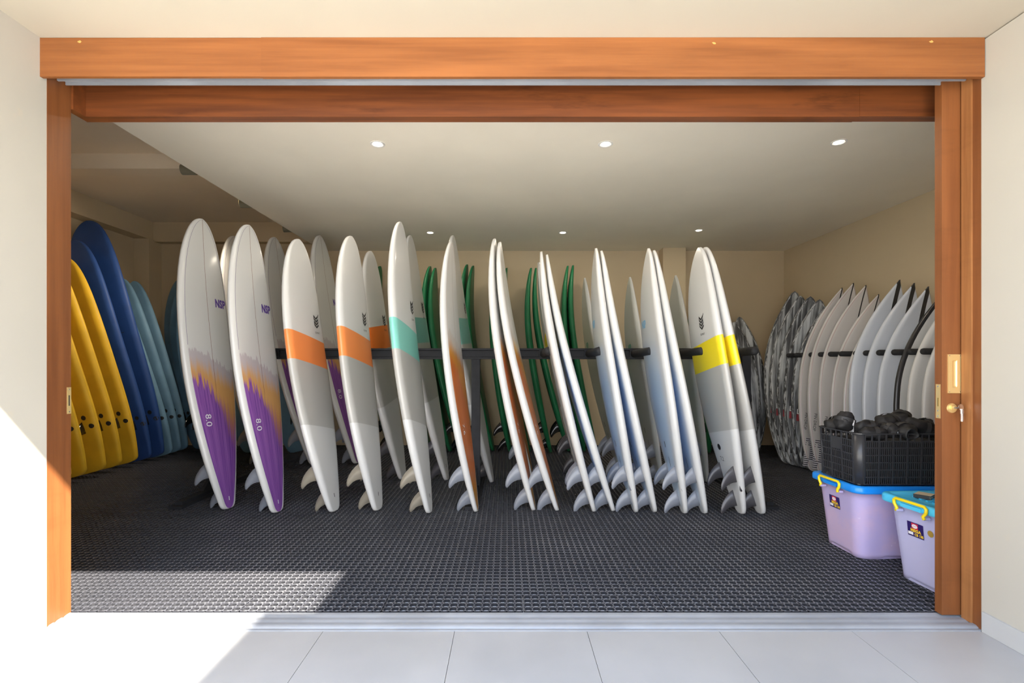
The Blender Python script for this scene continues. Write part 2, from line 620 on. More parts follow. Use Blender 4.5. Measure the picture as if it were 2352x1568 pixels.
DLP = [(-.974, 3.63, 'nearest the doorway on the left'), (.739, 3.63, 'nearest the doorway in the middle'), (2.47, 3.60, 'nearest the doorway on the right'),
       (-.97, 6.085, 'near the back wall on the left'), (.70, 6.085, 'near the back wall in the middle'), (2.37, 5.98, 'near the back wall on the right')]
for i, (x, y, wd) in enumerate(DLP):
    d = tag(empty('ceiling_downlight', (x, y, ZC)), 'small round lit downlight in the lowered ceiling, ' + wd, 'light', 'downlights in the lowered ceiling')
    bm = ring_mesh(0.037, 0.055, 0, 0)
    finish(bm, 'trim_ring', RING, d)
    bm = bmesh.new()
    cyl(bm, (0, 0, -0.0005), (0, 0, -0.002), 0.034, n=24)
    finish(bm, 'lamp', EMIT, d)
    L = bpy.data.lights.new('downlight_lamp', 'AREA')
    L.shape = 'DISK'
    L.size = 0.07
    L.energy = DOWNLIGHT_W
    L.color = (1.0, 0.87, 0.70)
    lo = bpy.data.objects.new('downlight_lamp', L)
    lo.location = (0, 0, -0.012)
    lo.parent = d
    COL.objects.link(lo)

SPOT_M = simple('spot_housing', (0.30, 0.29, 0.22), 0.35, 0.6)
for (x, y, z, lit, wd) in ((-2.83, 4.30, 2.925, 0, 'nearest the doorway'), (-2.83, 5.24, 2.935, 1, 'the lit middle one'), (-2.83, 6.25, 2.945, 0, 'nearest the back wall')):
    s_ = tag(empty('spot_lamp', (x, y, z)), 'small cylinder spot lamp on the edge of the lowered ceiling, ' + wd, 'light', 'spot lamps beside the lowered ceiling')
    bm = bmesh.new()
    cyl(bm, (.06, 0, 0), (-.055, -.012, -.004), 0.045, 0.045, n=24)
    finish(bm, 'housing', SPOT_M, s_)
    bm = bmesh.new()
    cyl(bm, (.0, 0, 0), (.131, 0, .0), 0.016, n=12)
    finish(bm, 'bracket', BLACK_STEEL, s_)
    bm = bmesh.new()
    cyl(bm, (-.0545, -.012, -.004), (-.058, -.0125, -.0042), 0.042, 0.042, n=24)
    finish(bm, 'lens', EMIT2 if lit else BLACK_STEEL, s_)
    if lit:
        L = bpy.data.lights.new('spot_lamp_light', 'SPOT')
        L.energy = 120
        L.spot_size = radians(100)
        L.spot_blend = 1.0
        L.shadow_soft_size = 0.11
        L.color = (1.0, 0.86, 0.68)
        lo = bpy.data.objects.new('spot_lamp_light', L)
        lo.rotation_euler = Vector((-1, -.12, -.85)).to_track_quat('-Z', 'Y').to_euler()
        lo.location = (-.075, -.015, -.005)
        lo.parent = s_
        COL.objects.link(lo)

# ------------------------------------------------------------------ RUBBER RING MATS
PT = 0.04


def mat_mesh(nx, ny):
    h = PT / 2
    c = 0.0052
    r = 0.0172
    T = MAT_Z - 0.0006
    vs, fs, idx = [], [], {}

    def V(x, y, z):
        k = (round(x * 1e5), round(y * 1e5), round(z * 1e5))
        if k not in idx:
            idx[k] = len(vs)
            vs.append((x, y, z))
        return idx[k]
    outer = [(h, -h + c), (h, h - c), (h - c, h), (-h + c, h), (-h, h - c), (-h, -h + c), (-h + c, -h), (h - c, -h)]
    inner = [(r, -r * .46), (r, r * .46), (r * .46, r), (-r * .46, r), (-r, r * .46), (-r, -r * .46), (-r * .46, -r), (r * .46, -r)]
    for i in range(nx):
        for j in range(ny):
            cx, cy = (i + .5) * PT, (j + .5) * PT
            for k in range(8):
                o1, o2 = outer[k], outer[(k + 1) % 8]
                i1, i2 = inner[k], inner[(k + 1) % 8]
                fs.append((V(cx + o1[0], cy + o1[1], T), V(cx + o2[0], cy + o2[1], T), V(cx + i2[0], cy + i2[1], T + .0006), V(cx + i1[0], cy + i1[1], T + .0006)))
                fs.append((V(cx + i1[0], cy + i1[1], T + .0006), V(cx + i2[0], cy + i2[1], T + .0006), V(cx + i2[0], cy + i2[1], 0.0008), V(cx + i1[0], cy + i1[1], 0.0008)))
                diag = k % 2 == 1
                edge = (k == 0 and i == nx - 1) or (k == 2 and j == ny - 1) or (k == 4 and i == 0) or (k == 6 and j == 0)
                if diag or edge:
                    fs.append((V(cx + o2[0], cy + o2[1], T), V(cx + o1[0], cy + o1[1], T), V(cx + o1[0], cy + o1[1], 0.0008), V(cx + o2[0], cy + o2[1], 0.0008)))
    me = bpy.data.meshes.new('rubber_mat')
    me.from_pydata(vs, [], fs)
    me.materials.append(RUBBER)
    me.materials.append(RUBBER_WALL)
    me.polygons.foreach_set('material_index', [0 if min(vs[q][2] for q in f) > .01 else 1 for f in fs])
    me.update()
    return me


mats = {}
ordn = ['first', 'second', 'third', 'fourth', 'fifth', 'sixth', 'seventh', 'eighth']


def put_mat(x, y, nx, ny, label, grp):
    if (nx, ny) not in mats:
        mats[nx, ny] = mat_mesh(nx, ny)
    o = link('rubber_mat', mats[nx, ny], None, (x + .0008, y + .0008, 0))
    s_ = 1 - 0.0016 / (nx * PT)
    o.scale = (s_, 1 - 0.0016 / (ny * PT), 1)
    tag(o, label, 'mat', grp)


cols = [(-5.28, 35), (-3.88, 38), (-2.36, 38), (-.84, 38), (.68, 38), (2.20, 38), (3.72, 8)]
rows = [(2.476, 25), (3.476, 25), (4.476, 25), (5.476, 25), (6.476, 14)]
for j, (y, ny) in enumerate(rows):
    for i, (x, nx) in enumerate(cols):
        put_mat(x, y, nx, ny, 'black rubber ring mat, %s row in from the doorway, %s from the left wall' % (ordn[j], ordn[i]), 'rubber ring mats on the floor')
x = -2.651
for i, nx in enumerate((17,) * 8):
    put_mat(x, 2.3135, nx, 4, 'narrow black rubber mat strip along the floor track, %s from the left jamb' % ordn[i], 'mat strips along the door track')
    x += nx * PT + 0.003

# ------------------------------------------------------------------ SURFBOARDS
class Board:
    def __init__(s, L, W, H, nose=0.13, tail=0.05, nn=2.2, nm=2.0, nt=2.0, tw=0.3, tc=0.5, rail=1.2, tip=0.0, swallow=0.0):
        s.L, s.W, s.H, s.Rn, s.Rt, s.nn, s.nm, s.nt, s.tw, s.tc, s.rail, s.tip = L, W, H, nose, tail, nn, nm, nt, tw, tc, rail, tip

    def hw(s, t):
        if t >= s.tc:
            a = (t - s.tc) / (1 - s.tc)
            f = max(0.0, 1 - a ** s.nn) ** (1 / s.nm)
            f = f * (1 - s.tip) + s.tip * max(0.0, 1 - max(0, (a - .97) / .03) ** 2)
        else:
            a = (s.tc - t) / s.tc
            f = 1 - (a ** s.nt) * (1 - s.tw)
            d = t * s.L
            rc = 0.05
            if d < rc:
                q = 1 - d / rc
                f *= 0.55 + 0.45 * sqrt(max(0.0, 1 - q * q))
        return max(0.003, s.W / 2 * f)

    def hh(s, t):
        a = abs(t - .48) / .52
        return max(0.008, s.H / 2 * (1 - .72 * a ** 3.0))

    def rk(s, t):
        if t >= .5:
            return s.Rn * ((t - .5) / .5) ** 2.4
        return s.Rt * ((.5 - t) / .5) ** 2.0

    def surf(s, x, t, top=True):
        wv, h = s.hw(t), s.hh(t)
        r = min(s.rail * h, wv * .8)
        ax = min(abs(x), wv)
        crown = 1 - .30 * (ax / s.W * 2) ** 2 if top else 1 - .12 * (ax / s.W * 2) ** 2
        e = 1.0
        if ax > wv - r:
            e = sqrt(max(0.0, 1 - ((ax - (wv - r)) / r) ** 2))
        return s.rk(t) + (h if top else -h) * crown * e

    def mesh(s, name, mat):
        ts = [0, .004, .01, .018, .028, .045, .07, .1] + [.1 + .8 * i / 26 for i in range(1, 27)] + [.92, .94, .957, .97, .98, .988, .994, .998, 1.0]
        vs, fs, st, ed = [], [], [], []
        K = None
        for t in ts:
            wv, h = s.hw(t), s.hh(t)
            r = min(s.rail * h, wv * .8)
            xs = [0, .3, .6, .85, 1.0]
            half = [q * (wv - r) for q in xs] + [wv - r + r * sin(a) for a in (.3, .6, .9, 1.2, 1.4, pi / 2)]
            ring = []
            top = [(x, s.surf(x, t, True), 1) for x in half]
            bot = [(x, s.surf(x, t, False), -1) for x in half[:-1]]
            right = top + bot[::-1]
            ring = right + [(-x, z, q) for x, z, q in right[1:-1][::-1]]
            K = len(ring)
            rk = s.rk(t)
            for x, z, q in ring:
                vs.append((x, t * s.L, z))
                st.append((x / wv, t, max(-1, min(1, (z - rk) / h))))
                ed.append((wv - abs(x), x, t * s.L))
        n = len(ts)
        for a in range(n - 1):
            for i in range(K):
                j = (i + 1) % K
                fs.append((a * K + i, a * K + j, (a + 1) * K + j, (a + 1) * K + i))
        fs.append(tuple(range(K)))
        fs.append(tuple(reversed(range((n - 1) * K, n * K))))
        me = bpy.data.meshes.new(name)
        me.from_pydata(vs, [], [tuple(reversed(f)) for f in fs])
        A = me.attributes.new('st', 'FLOAT_VECTOR', 'POINT')
        A.data.foreach_set('vector', [c for p in st for c in p])
        B = me.attributes.new('ed', 'FLOAT_VECTOR', 'POINT')
        B.data.foreach_set('vector', [c for p in ed for c in p])
        for p in me.polygons:
            p.use_smooth = True
        me.materials.append(mat)
        me.update()
        bm = bmesh.new()
        bm.from_mesh(me)
        bmesh.ops.recalc_face_normals(bm, faces=bm.faces)
        bm.to_mesh(me)
        bm.free()
        return me

    def decal(s, name, vs, fs, x0, y0, rot, mat, parent, top=True, off=0.0016, smooth=True):
        c, q = cos(rot), sin(rot)
        sg = 1 if top else -1
        out = []
        for v in vs:
            px, py = v[0] * c - v[1] * q, v[0] * q + v[1] * c
            x = x0 + sg * px
            y = y0 + py
            z = s.surf(x, y / s.L, top) + sg * off
            out.append((x, y, z))
        return mesh_obj(name, out, fs, mat, parent)


def fin_mesh(name, mat, sc=1.0):
    lead = [(.057, -.006), (.05, .012), (.036, .036), (.016, .062), (-.012, .088), (-.042, .106), (-.068, .114)]
    trail = [(-.083, .112), (-.086, .104), (-.076, .090), (-.062, .070), (-.054, .048), (-.051, .024), (-.053, -.006)]
    pts = lead + trail
    n = len(pts)
    cy = sum(p[0] for p in pts) / n
    vs, fs = [], []
    ctr = [(-.0, .02), (-.02, .05), (-.04, .08)]
    for sgn in (1, -1):
        for (y, z) in pts:
            th = .0011
            vs.append((sgn * th * sc, y * sc, z * sc))
        for (y, z) in [(0.0, -.006), (-.002, .012), (-.009, .036), (-.022, .058), (-.040, .08), (-.06, .098)]:
            vs.append((sgn * .0042 * (1 - max(0, z) / .15) * sc, y * sc, z * sc))
    m = n + 6
    L_, T_ = list(range(0, 7)), list(range(7, 14))
    C = list(range(14, 20))
    for q in range(2):
        b = q * m
        tr = T_[::-1]   # from base upward: index 13..7
        for k in range(5):
            fs.append((b + L_[k], b + L_[k + 1], b + C[k + 1], b + C[k]))
            fs.append((b + C[k], b + C[k + 1], b + tr[k + 1], b + tr[k]))
        fs.append((b + L_[5], b + L_[6], b + C[5]))
        fs.append((b + L_[6], b + tr[6], b + tr[5], b + C[5]))
    for i in range(n):
        j = (i + 1) % n
        fs.append((i, j, m + j, m + i))
    me = bpy.data.meshes.new(name)
    me.from_pydata(vs, [], fs)
    me.materials.append(mat)
    bm = bmesh.new()
    bm.from_mesh(me)
    bmesh.ops.recalc_face_normals(bm, faces=bm.faces)
    bm.to_mesh(me)
    bm.free()
    for p in me.polygons:
        p.use_smooth = True
    return me


# ---- paint jobs
def b_st(m):
    st = m.xyz(m.attr('st'))
    ed = m.xyz(m.attr('ed'))
    return st[0], st[1], st[2], ed[0], ed[1]


WHITE = (0.63, 0.63, 0.615)


def art_mat(name, c_grey, c_mid, c_main, c_dark, line, mid_lo=None, base_t=.385, tail_c=None):
    m = M(name, WHITE, 0.28, coat=0.25)
    s, t, side, e, x = b_st(m)
    v1 = m.vec(m.m('MULTIPLY', s, 7.0), m.m('MULTIPLY', t, 5.0), 0.3)
    v2 = m.vec(m.m('MULTIPLY', s, 22.0), m.m('MULTIPLY', t, 3.0), 2.3)
    n1 = m.noise(v1, 1.0, 3)
    n2 = m.noise(v2, 1.0, 4, 0.65)
    wob = m.m('ADD', m.m('MULTIPLY', m.m('SUBTRACT', n1, .5), .14), m.m('MULTIPLY', m.m('SUBTRACT', n2, .5), .17))
    base = m.m('SUBTRACT', base_t, m.m('MULTIPLY', s, .085))
    tp = m.m('ADD', base, wob)
    wob2 = m.m('ADD', m.m('MULTIPLY', m.m('SUBTRACT', n1, .5), .07), m.m('MULTIPLY', m.m('SUBTRACT', n2, .5), .05))
    tg = m.m('ADD', m.m('ADD', m.m('SUBTRACT', base_t, m.m('MULTIPLY', s, .045)), .125), wob2)
    grad = m.step(m.m('SUBTRACT', tg, t), 0.02, 0.085)
    zone = m.mix(grad, c_grey, c_mid)
    if mid_lo is not None:
        zone = m.mix(m.step(m.m('SUBTRACT', tg, t), .10, .22), zone, mid_lo)
    col = m.mix(m.step(m.m('SUBTRACT', tg, t), 0.0, .004), WHITE, zone)
    main = m.mix(m.step(n2, .38, .62), c_dark, c_main)
    if tail_c is not None:
        main = m.mix(m.step(t, .05, .16), tail_c, main)
    soft = m.m('ADD', .012, m.m('MULTIPLY', m.step(s, -.25, .6), .10))
    col = m.mix(m.m('DIVIDE', m.m('ADD', m.m('SUBTRACT', tp, t), .004), soft, clamp=True), col, main)
    # brown stringer, thin outline along the deck edge
    strg = m.m('MULTIPLY', m.m('LESS_THAN', m.m('ABSOLUTE', x), .0022), m.step(t, .36, .42))
    col = m.mix(m.m('MULTIPLY', strg, .85), col, (.16, .06, .02))
    deck = m.m('MULTIPLY', m.m('GREATER_THAN', side, .1), m.m('GREATER_THAN', e, .036))
    col = m.mix(deck, WHITE, col)
    pin = m.m('MULTIPLY', m.m('MULTIPLY', m.m('GREATER_THAN', e, .034), m.m('LESS_THAN', e, .0375)), m.m('MULTIPLY', m.m('GREATER_THAN', side, .1), m.m('GREATER_THAN', t, .55)))
    col = m.mix(m.m('MULTIPLY', pin, .8), col, line)
    m.color(col)
    return m.mat


def band_mat(name, c_band, slope):
    m = M(name, WHITE, 0.28, coat=0.25)
    s, t, side, e, x = b_st(m)
    tt = m.m('ADD', t, m.m('MULTIPLY', m.m('ADD', s, .8), slope))
    col = m.mix(m.step(tt, .314, .317), WHITE, (.45, .445, .42))
    col = m.mix(m.step(tt, .545, .547), col, c_band)
    col = m.mix(m.step(tt, .648, .650), col, WHITE)
    m.color(col)
    return m.mat


def fade_mat(name, c, bottom=WHITE, reflect_c=None):
    m = M(name, WHITE, 0.28, coat=0.25)
    s, t, side, e, x = b_st(m)
    f = m.m('MULTIPLY', m.step(t, .72, .45), m.step(t, .0, .12))
    f = m.m('MULTIPLY', m.m('SUBTRACT', 1.0, m.step(t, .45, .72)), m.step(t, -.05, .12))
    deck = m.m('MULTIPLY', m.m('GREATER_THAN', side, .1), m.m('GREATER_THAN', e, .03))
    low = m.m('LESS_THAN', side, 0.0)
    col = m.mix(low, WHITE, bottom)
    col = m.mix(m.m('MULTIPLY', f, deck), col, c)
    if reflect_c is not None:
        col = m.mix(m.m('MULTIPLY', m.m('MULTIPLY', f, low), m.m('SUBTRACT', 1.0, m.step(m.m('ABSOLUTE', s), .35, .85))), col, reflect_c)  # blue reflection of the neighbouring deck, painted into the white bottom
    m.color(col)
    return m.mat


def foam_mat(name, c, rough=.55):
    m = M(name, c, rough, spec=.35)
    s, t, side, e, x = b_st(m)
    d = tuple(q * .86 for q in c)
    col = m.mix(m.step(m.noise(m.obco(), 5, 4), .35, .7), d, c)
    rail = m.m('MULTIPLY', m.m('LESS_THAN', m.m('ABSOLUTE', m.m('SUBTRACT', side, -.25)), .05), 1.0)
    col = m.mix(m.m('MULTIPLY', rail, .35), col, tuple(q * .5 for q in c))
    m.color(col)
    m.bump(m.noise(m.obco(), 160, 2), .05, .002)
    return m.mat


def streak_mat(name, lo=.40, hi=.62):
    m = M(name, (.3, .3, .3), 0.42, coat=0.08)
    s, t, side, e, x = b_st(m)
    r = m.m('MULTIPLY', m.rnd(), 30.0)
    v = m.vec(m.m('MULTIPLY', x, 30.0), m.m('MULTIPLY', t, 1.6), r)
    n = m.noise(v, 1.0, 5, .62)
    v2 = m.vec(m.m('MULTIPLY', x, 8.0), m.m('MULTIPLY', t, 3.0), m.m('ADD', r, 4.0))
    n2 = m.noise(v2, 1.0, 4, .6)
    f = m.step(m.m('ADD', m.m('MULTIPLY', n, .6), m.m('MULTIPLY', n2, .4)), lo, hi)
    col = m.mix(f, (.012, .013, .016), (.52, .55, .57))
    # blotchy rail speckle
    v3 = m.vec(m.m('MULTIPLY', side, 4.0), m.m('MULTIPLY', t, 26.0), r)
    n3 = m.step(m.noise(v3, 1.0, 3, .6), .45, .62)
    rail = m.m('LESS_THAN', e, .022)
    col = m.mix(m.m('MULTIPLY', rail, .8), col, m.mix(n3, (.015, .016, .018), (.6, .62, .64)))
    m.color(col)
    return m.mat


def white_mat(name, tint, edge=None, strw=0.0, strt=0.8, rail=None):
    m = M(name, tint, 0.32, coat=0.2)
    s, t, side, e, x = b_st(m)
    col = tint
    if edge is not None:
        pin = m.m('MULTIPLY', m.m('GREATER_THAN', e, .010), m.m('LESS_THAN', e, .017))
        col = m.mix(m.m('MULTIPLY', pin, .7), col, edge)
    if strw:
        k = m.m('MULTIPLY', m.m('LESS_THAN', m.m('ABSOLUTE', x), strw), m.m('GREATER_THAN', t, strt))
        col = m.mix(k, col, (.02, .02, .022))
    if rail is not None:
        col = m.mix(m.m('LESS_THAN', e, .03), col, rail)
    m.color(col)
    return m.mat


FIN_GREY = simple('grey_fin', (.215, .23, .265), .35, coat=.2)
FIN_TAN = simple('smoke_fin', (.27, .24, .19), .35, coat=.2)
FIN_DARK = simple('charcoal_fin', (.065, .062, .068), .35, coat=.2)
FIN_BLACK = simple('black_fin', (.012, .012, .013), .15, coat=.5)
INK_BLACK = simple('black_ink', (.015, .015, .016), .5)
INK_WHITE = simple('white_ink', (.85, .84, .86), .5)
INK_PURPLE = simple('purple_ink', (.10, .045, .28), .5)
INK_BLUE = simple('blue_ink', (.22, .48, .68), .5)
INK_GREEN = simple('green_ink', (.08, .30, .22), .5)
INK_RED = simple('red_ink', (.30, .015, .025), .5)
INK_OLIVE = simple('olive_ink', (.40, .42, .08), .5)
INK_FAINT = simple('faint_foam_ink', (.02, .13, .06), .6)

FIN = {k: fin_mesh('fin', mm, sc) for k, mm, sc in (('grey', FIN_GREY, 1.2), ('tan', FIN_TAN, 1.2), ('dark', FIN_DARK, 1.2), ('black', FIN_BLACK, 1.15))}


def chevron_geo():
    """stacked chevrons of the emblem, joined at the sides; unit height about 1"""
    vs, fs = [], []
    W, th, dy = .30, .10, .2

    def quad(*p):
        b = len(vs)
        vs.extend(p)
        fs.append(tuple(range(b, b + len(p))))
    for k in range(4):
        y = .42 - k * dy
        wl, wr = W, W
        quad((-wl, y), (0, y - .2), (0, y - .2 - th * 1.3), (-wl, y - th * 1.3))
        quad((0, y - .2), (wr, y), (wr, y - th * 1.3), (0, y - .2 - th * 1.3))
    for k in range(3):
        y = .42 - k * dy
        x0 = -W if k % 2 == 0 else W - .07
        quad((x0, y - .05), (x0 + .07, y - .05), (x0 + .07, y - dy - .05), (x0, y - dy - .05))
    quad((W, .42), (W + .1, .55), (W + .1, .45), (W, .32))
    return vs, fs


CHEV = chevron_geo()


def scaled(g, k, kx=None):
    kx = k if kx is None else kx
    return [(v[0] * kx, v[1] * k) for v in g[0]], g[1]


def rect_geo(wd, ht, n=4):
    vs, fs = [], []
    for i in range(n + 1):
        for j in range(n + 1):
            vs.append((wd * (i / n - .5), ht * (j / n - .5)))
    for i in range(n):
        for j in range(n):
            a = i * (n + 1) + j
            fs.append((a, a + n + 1, a + n + 2, a + 1))
    return vs, fs


def disc_geo(r, n=14):
    return [(r * cos(2 * pi * i / n), r * sin(2 * pi * i / n)) for i in range(n)], [tuple(range(n))]


# ---- kinds
K = {}


def kind(key, shape, mat, fins=None, decals=()):
    K[key] = dict(b=shape, mesh=shape.mesh('surfboard', mat), fins=fins, decals=decals, dm=None)


SH_80 = Board(2.44, .555, .080, nose=.075, tail=.03, nn=2.7, nm=2.0, nt=1.75, tw=.27, tc=.52)
SH_76 = Board(2.27, .555, .082, nose=.07, tail=.03, nn=2.9, nm=2.0, nt=1.75, tw=.27, tc=.52)
SH_82 = Board(2.40, .55, .080, nose=.08, tail=.03, nn=2.6, nm=1.95, nt=1.75, tw=.2, tc=.52)
SH_OR = Board(2.28, .55, .072, nose=.10, tail=.04, nn=2.3, nm=1.8, nt=1.8, tw=.18, tc=.52)
SH_BL = Board(2.20, .55, .072, nose=.085, tail=.035, nn=2.15, nm=1.5, nt=1.8, tw=.2, tc=.52)
SH_72 = Board(2.18, .56, .074, nose=.085, tail=.035, nn=2.4, nm=1.8, nt=1.8, tw=.22, tc=.52)
SH_68 = Board(2.05, .53, .070, nose=.08, tail=.03, nn=2.0, nm=1.35, nt=1.8, tw=.2, tc=.52)
SH_GR = Board(2.40, .55, .085, nose=.17, tail=.06, nn=2.6, nm=2.0, nt=2.0, tw=.35, tc=.5)
SH_YE = Board(2.42, .69, .10, nose=.14, tail=.05, nn=2.3, nm=2.0, nt=3.0, tw=.60, tc=.5)
SH_NB = Board(3.0, .72, .10, nose=.16, tail=.05, nn=3.0, nm=2.1, nt=3.0, tw=.60, tc=.5)
SH_LB = Board(2.35, .56, .09, nose=.14, tail=.05, nn=2.2, nm=1.9, nt=2.9, tw=.56, tc=.5)
SH_BW = Board(1.98, .56, .064, nose=.14, tail=.10, nn=2.1, nm=1.05, nt=2.2, tw=.34, tc=.52, tip=.07, rail=1.4)
SH_KB = Board(1.95, .50, .06, nose=.12, tail=.08, nn=2.0, nm=1.1, nt=2.0, tw=.25, tc=.5, tip=.08, rail=1.4)
SH_PD = Board(1.98, .54, .062, nose=.12, tail=.05, nn=1.9, nm=1.05, nt=2.0, tw=.32, tc=.53, rail=1.5)
SH_QW = Board(1.92, .55, .066, nose=.12, tail=.05, nn=1.85, nm=1.0, nt=2.0, tw=.32, tc=.53, rail=1.3)

M_PURPLE = art_mat('sunset_purple_print', (.50, .455, .475), (.64, .35, .12), (.32, .125, .43), (.155, .045, .29), (.10, .06, .2), (.48, .20, .04))
M_RUST = art_mat('rust_orange_print', (.58, .54, .50), (.62, .27, .04), (.62, .19, .045), (.55, .13, .025), (.5, .25, .15), (.50, .19, .03), base_t=.50, tail_c=(.50, .23, .03))
M_ORANGE = band_mat('orange_band', (.86, .27, .075), .018)
M_ORANGE_R = band_mat('orange_band_reversed', (.85, .20, .03), -.022)
M_TEAL = band_mat('teal_band', (.22, .60, .52), .020)
M_TEAL_R = band_mat('teal_band_reversed', (.18, .44, .40), -.012)
M_YELLOW = band_mat('yellow_band', (.90, .72, .02), .014)
M_BLUE = fade_mat('blue_fade_reflection', (.05, .36, .85), WHITE, (.47, .57, .67))  # blue deck print; last colour is the painted reflection underneath
M_GREENF = fade_mat('green_fade', (.09, .26, .20), (.50, .51, .47))
M_SAND = fade_mat('sand_fade', (.5, .38, .05), (.66, .58, .50))
M_GREEN = foam_mat('green_foam', (.015, .16, .065), .42)
M_YFOAM = foam_mat('yellow_foam', (.74, .45, .025))
M_NAVY = foam_mat('navy_foam', (.022, .070, .25))
M_LBLUE = foam_mat('grey_blue_foam', (.165, .31, .44))
M_STREAK = streak_mat('black_white_brushed', .40, .62)
M_STREAK_D = streak_mat('black_white_brushed_dark', .43, .60)
M_PIN = white_mat('white_pink_edge', (.60, .58, .565), (.42, .28, .27), .006, .80)
M_Q = white_mat('white_blue_tint', (.58, .62, .69), None, .018, .83)
M_Q2 = white_mat('white_black_edge', (.62, .63, .63), None, .018, .83, (.02, .02, .022))
M_Q3 = white_mat('white_plain', (.64, .64, .635))


def d_text(name, s, size, x, t, rot, mat, top=True):
    return ('t', name, s, size, x, t, rot, mat, top)


def d_geo(name, g, x, t, rot, mat, top=True):
    return ('g', name, g, None, x, t, rot, mat, top)


EL = lambda top, x, t: (d_geo('emblem', scaled(CHEV, .125), x, t, 0, INK_BLACK, top), d_text('wordmark', 'ELMNT', .024, x, t - .046, 0, INK_BLACK, top))
kind('purple', SH_80, M_PURPLE, ('grey', 'tri'), (d_text('wordmark', 'NSP', .095, .155, .708, 0, INK_PURPLE), d_text('size_mark', '8.0', .085, -.125, .300, -pi / 2, INK_WHITE), d_geo('leash_plug', rect_geo(.009, .032, 1), .0, .033, 0, INK_WHITE)))
kind('orange', SH_76, M_ORANGE, ('tan', 'tri'), EL(True, .14, .70) + (d_geo('leash_plug', rect_geo(.008, .030, 1), .0, .055, 0, INK_BLACK),))
kind('orange_r', SH_76, M_ORANGE_R, ('dark', 'tri'), EL(True, .14, .70))
kind('teal', SH_82, M_TEAL, ('tan', 'tri'), EL(True, .15, .71) + (d_geo('leash_plug', rect_geo(.008, .030, 1), .0, .055, 0, INK_BLACK),))
kind('teal_r', SH_82, M_TEAL_R, ('dark', 'tri'), EL(True, .13, .71) + (d_geo('leash_plug', rect_geo(.008, .030, 1), .0, .055, 0, INK_BLACK),))
kind('rust', SH_OR, M_RUST, ('grey', 'tri'), (d_text('size_mark', '7.6', .08, -.10, .30, -pi / 2, INK_WHITE),))
TAILMARK = (d_geo('tail_mark', rect_geo(.012, .05, 1), .03, .255, 0, INK_BLACK, False), d_geo('tail_mark', rect_geo(.006, .085, 1), .0, .19, 0, INK_BLACK, False))
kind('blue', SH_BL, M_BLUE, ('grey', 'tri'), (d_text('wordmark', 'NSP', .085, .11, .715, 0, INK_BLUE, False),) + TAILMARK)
kind('yellow', SH_72, M_YELLOW, ('dark', 'tri'), EL(False, -.03, .715) + (d_geo('round_mark', disc_geo(.026), .05, .245, 0, INK_BLACK, False), d_text('size_mark', '7.2', .05, .045, .20, 0, INK_BLACK, False), d_text('star_mark', '*', .12, .04, .10, 0, INK_BLACK, False)))
kind('greenf', SH_68, M_GREENF, ('grey', 'tri'), (d_text('wordmark', 'NSP', .075, .05, .66, 0, INK_GREEN, False),) + TAILMARK)
kind('sand', SH_76, M_YELLOW, ('dark', 'tri'), ())
kind('green', SH_GR, M_GREEN, ('black', 'tri'), (d_text('wordmark', 'MINI', .08, .12, .74, -pi / 2, INK_FAINT),))
PLUGS = tuple(d_geo('fin_plug', disc_geo(.02), sx_ * .16, t_, 0, INK_BLACK, False) for sx_ in (-1, 1) for t_ in (.185, .155))
PLUG2 = tuple(d_geo('fin_plug', disc_geo(.025), sx_ * .225, .235, 0, INK_BLACK, False) for sx_ in (-1, 1))
kind('yfoam', SH_YE, M_YFOAM, ('black', 'side'), PLUG2 + tuple(d_geo('fin_plug', disc_geo(.025), sx_ * .270, .195, 0, INK_BLACK, False) for sx_ in (-1, 1)))
kind('navy', SH_NB, M_NAVY, ('black', 'side'), tuple(d_geo('fin_plug', disc_geo(.026), sx_ * q, t_, 0, INK_BLACK, False) for sx_ in (-1, 1) for q, t_ in ((.24, .185), (.285, .155))) + (d_text('wordmark', 'B', .13, -.06, .76, 0, INK_BLACK, False), d_geo('crease', rect_geo(.1, .006, 2), -.18, .52, 0, INK_BLACK, False)))
kind('lblue', SH_LB, M_LBLUE, ('black', 'side'), tuple(d_geo('fin_plug', disc_geo(.024), sx_ * q, t_, 0, INK_BLACK, False) for sx_ in (-1, 1) for q, t_ in ((.175, .235), (.215, .195))))
PADW = (d_geo('logo_patch', rect_geo(.10, .06), -.155, .335, 0, INK_WHITE), d_text('logo_letters', 'RV', .06, -.16, .336, 0, INK_BLACK), d_geo('red_patch', rect_geo(.10, .08), -.155, .297, 0, INK_RED), d_geo('grip_pad', rect_geo(.08, .26), -.08, .135, 0, INK_BLACK), d_geo('olive_patch', rect_geo(.1, .05), .04, .06, 0, INK_OLIVE))
kind('streak', SH_BW, M_STREAK, None, PADW)
kind('kstreak', SH_KB, M_STREAK_D, None, (d_text('side_letters', 'O', .07, .10, .30, 0, INK_WHITE, False), d_text('side_letters', 'O', .07, .10, .345, 0, INK_WHITE, False), d_text('side_letters', 'U', .07, .10, .392, 0, INK_WHITE, False)))


def stripe_mat():
    m = M('striped_grip', (.7, .7, .7), .6)
    y = m.xyz(m.obco())[1]
    f = m.m('GREATER_THAN', m.m('FRACT', m.m('MULTIPLY', y, 48.0)), .55)
    m.color(m.mix(f, (.66, .64, .68), (.03, .03, .035)))
    return m.mat


STRIPE = stripe_mat()
kind('pin', SH_PD, M_PIN, None, (d_text('wordmark', 'PIN DROP', .040, -.172, .258, -pi / 2, INK_BLACK), d_geo('grip_pad', rect_geo(.20, .30), -.05, .095, 0, STRIPE)))
kind('whiteq', SH_QW, M_Q, None, ())
kind('whiteq2', SH_QW, M_Q2, None, ())
kind('whiteq3', SH_QW, M_Q3, None, ())

BP = {}


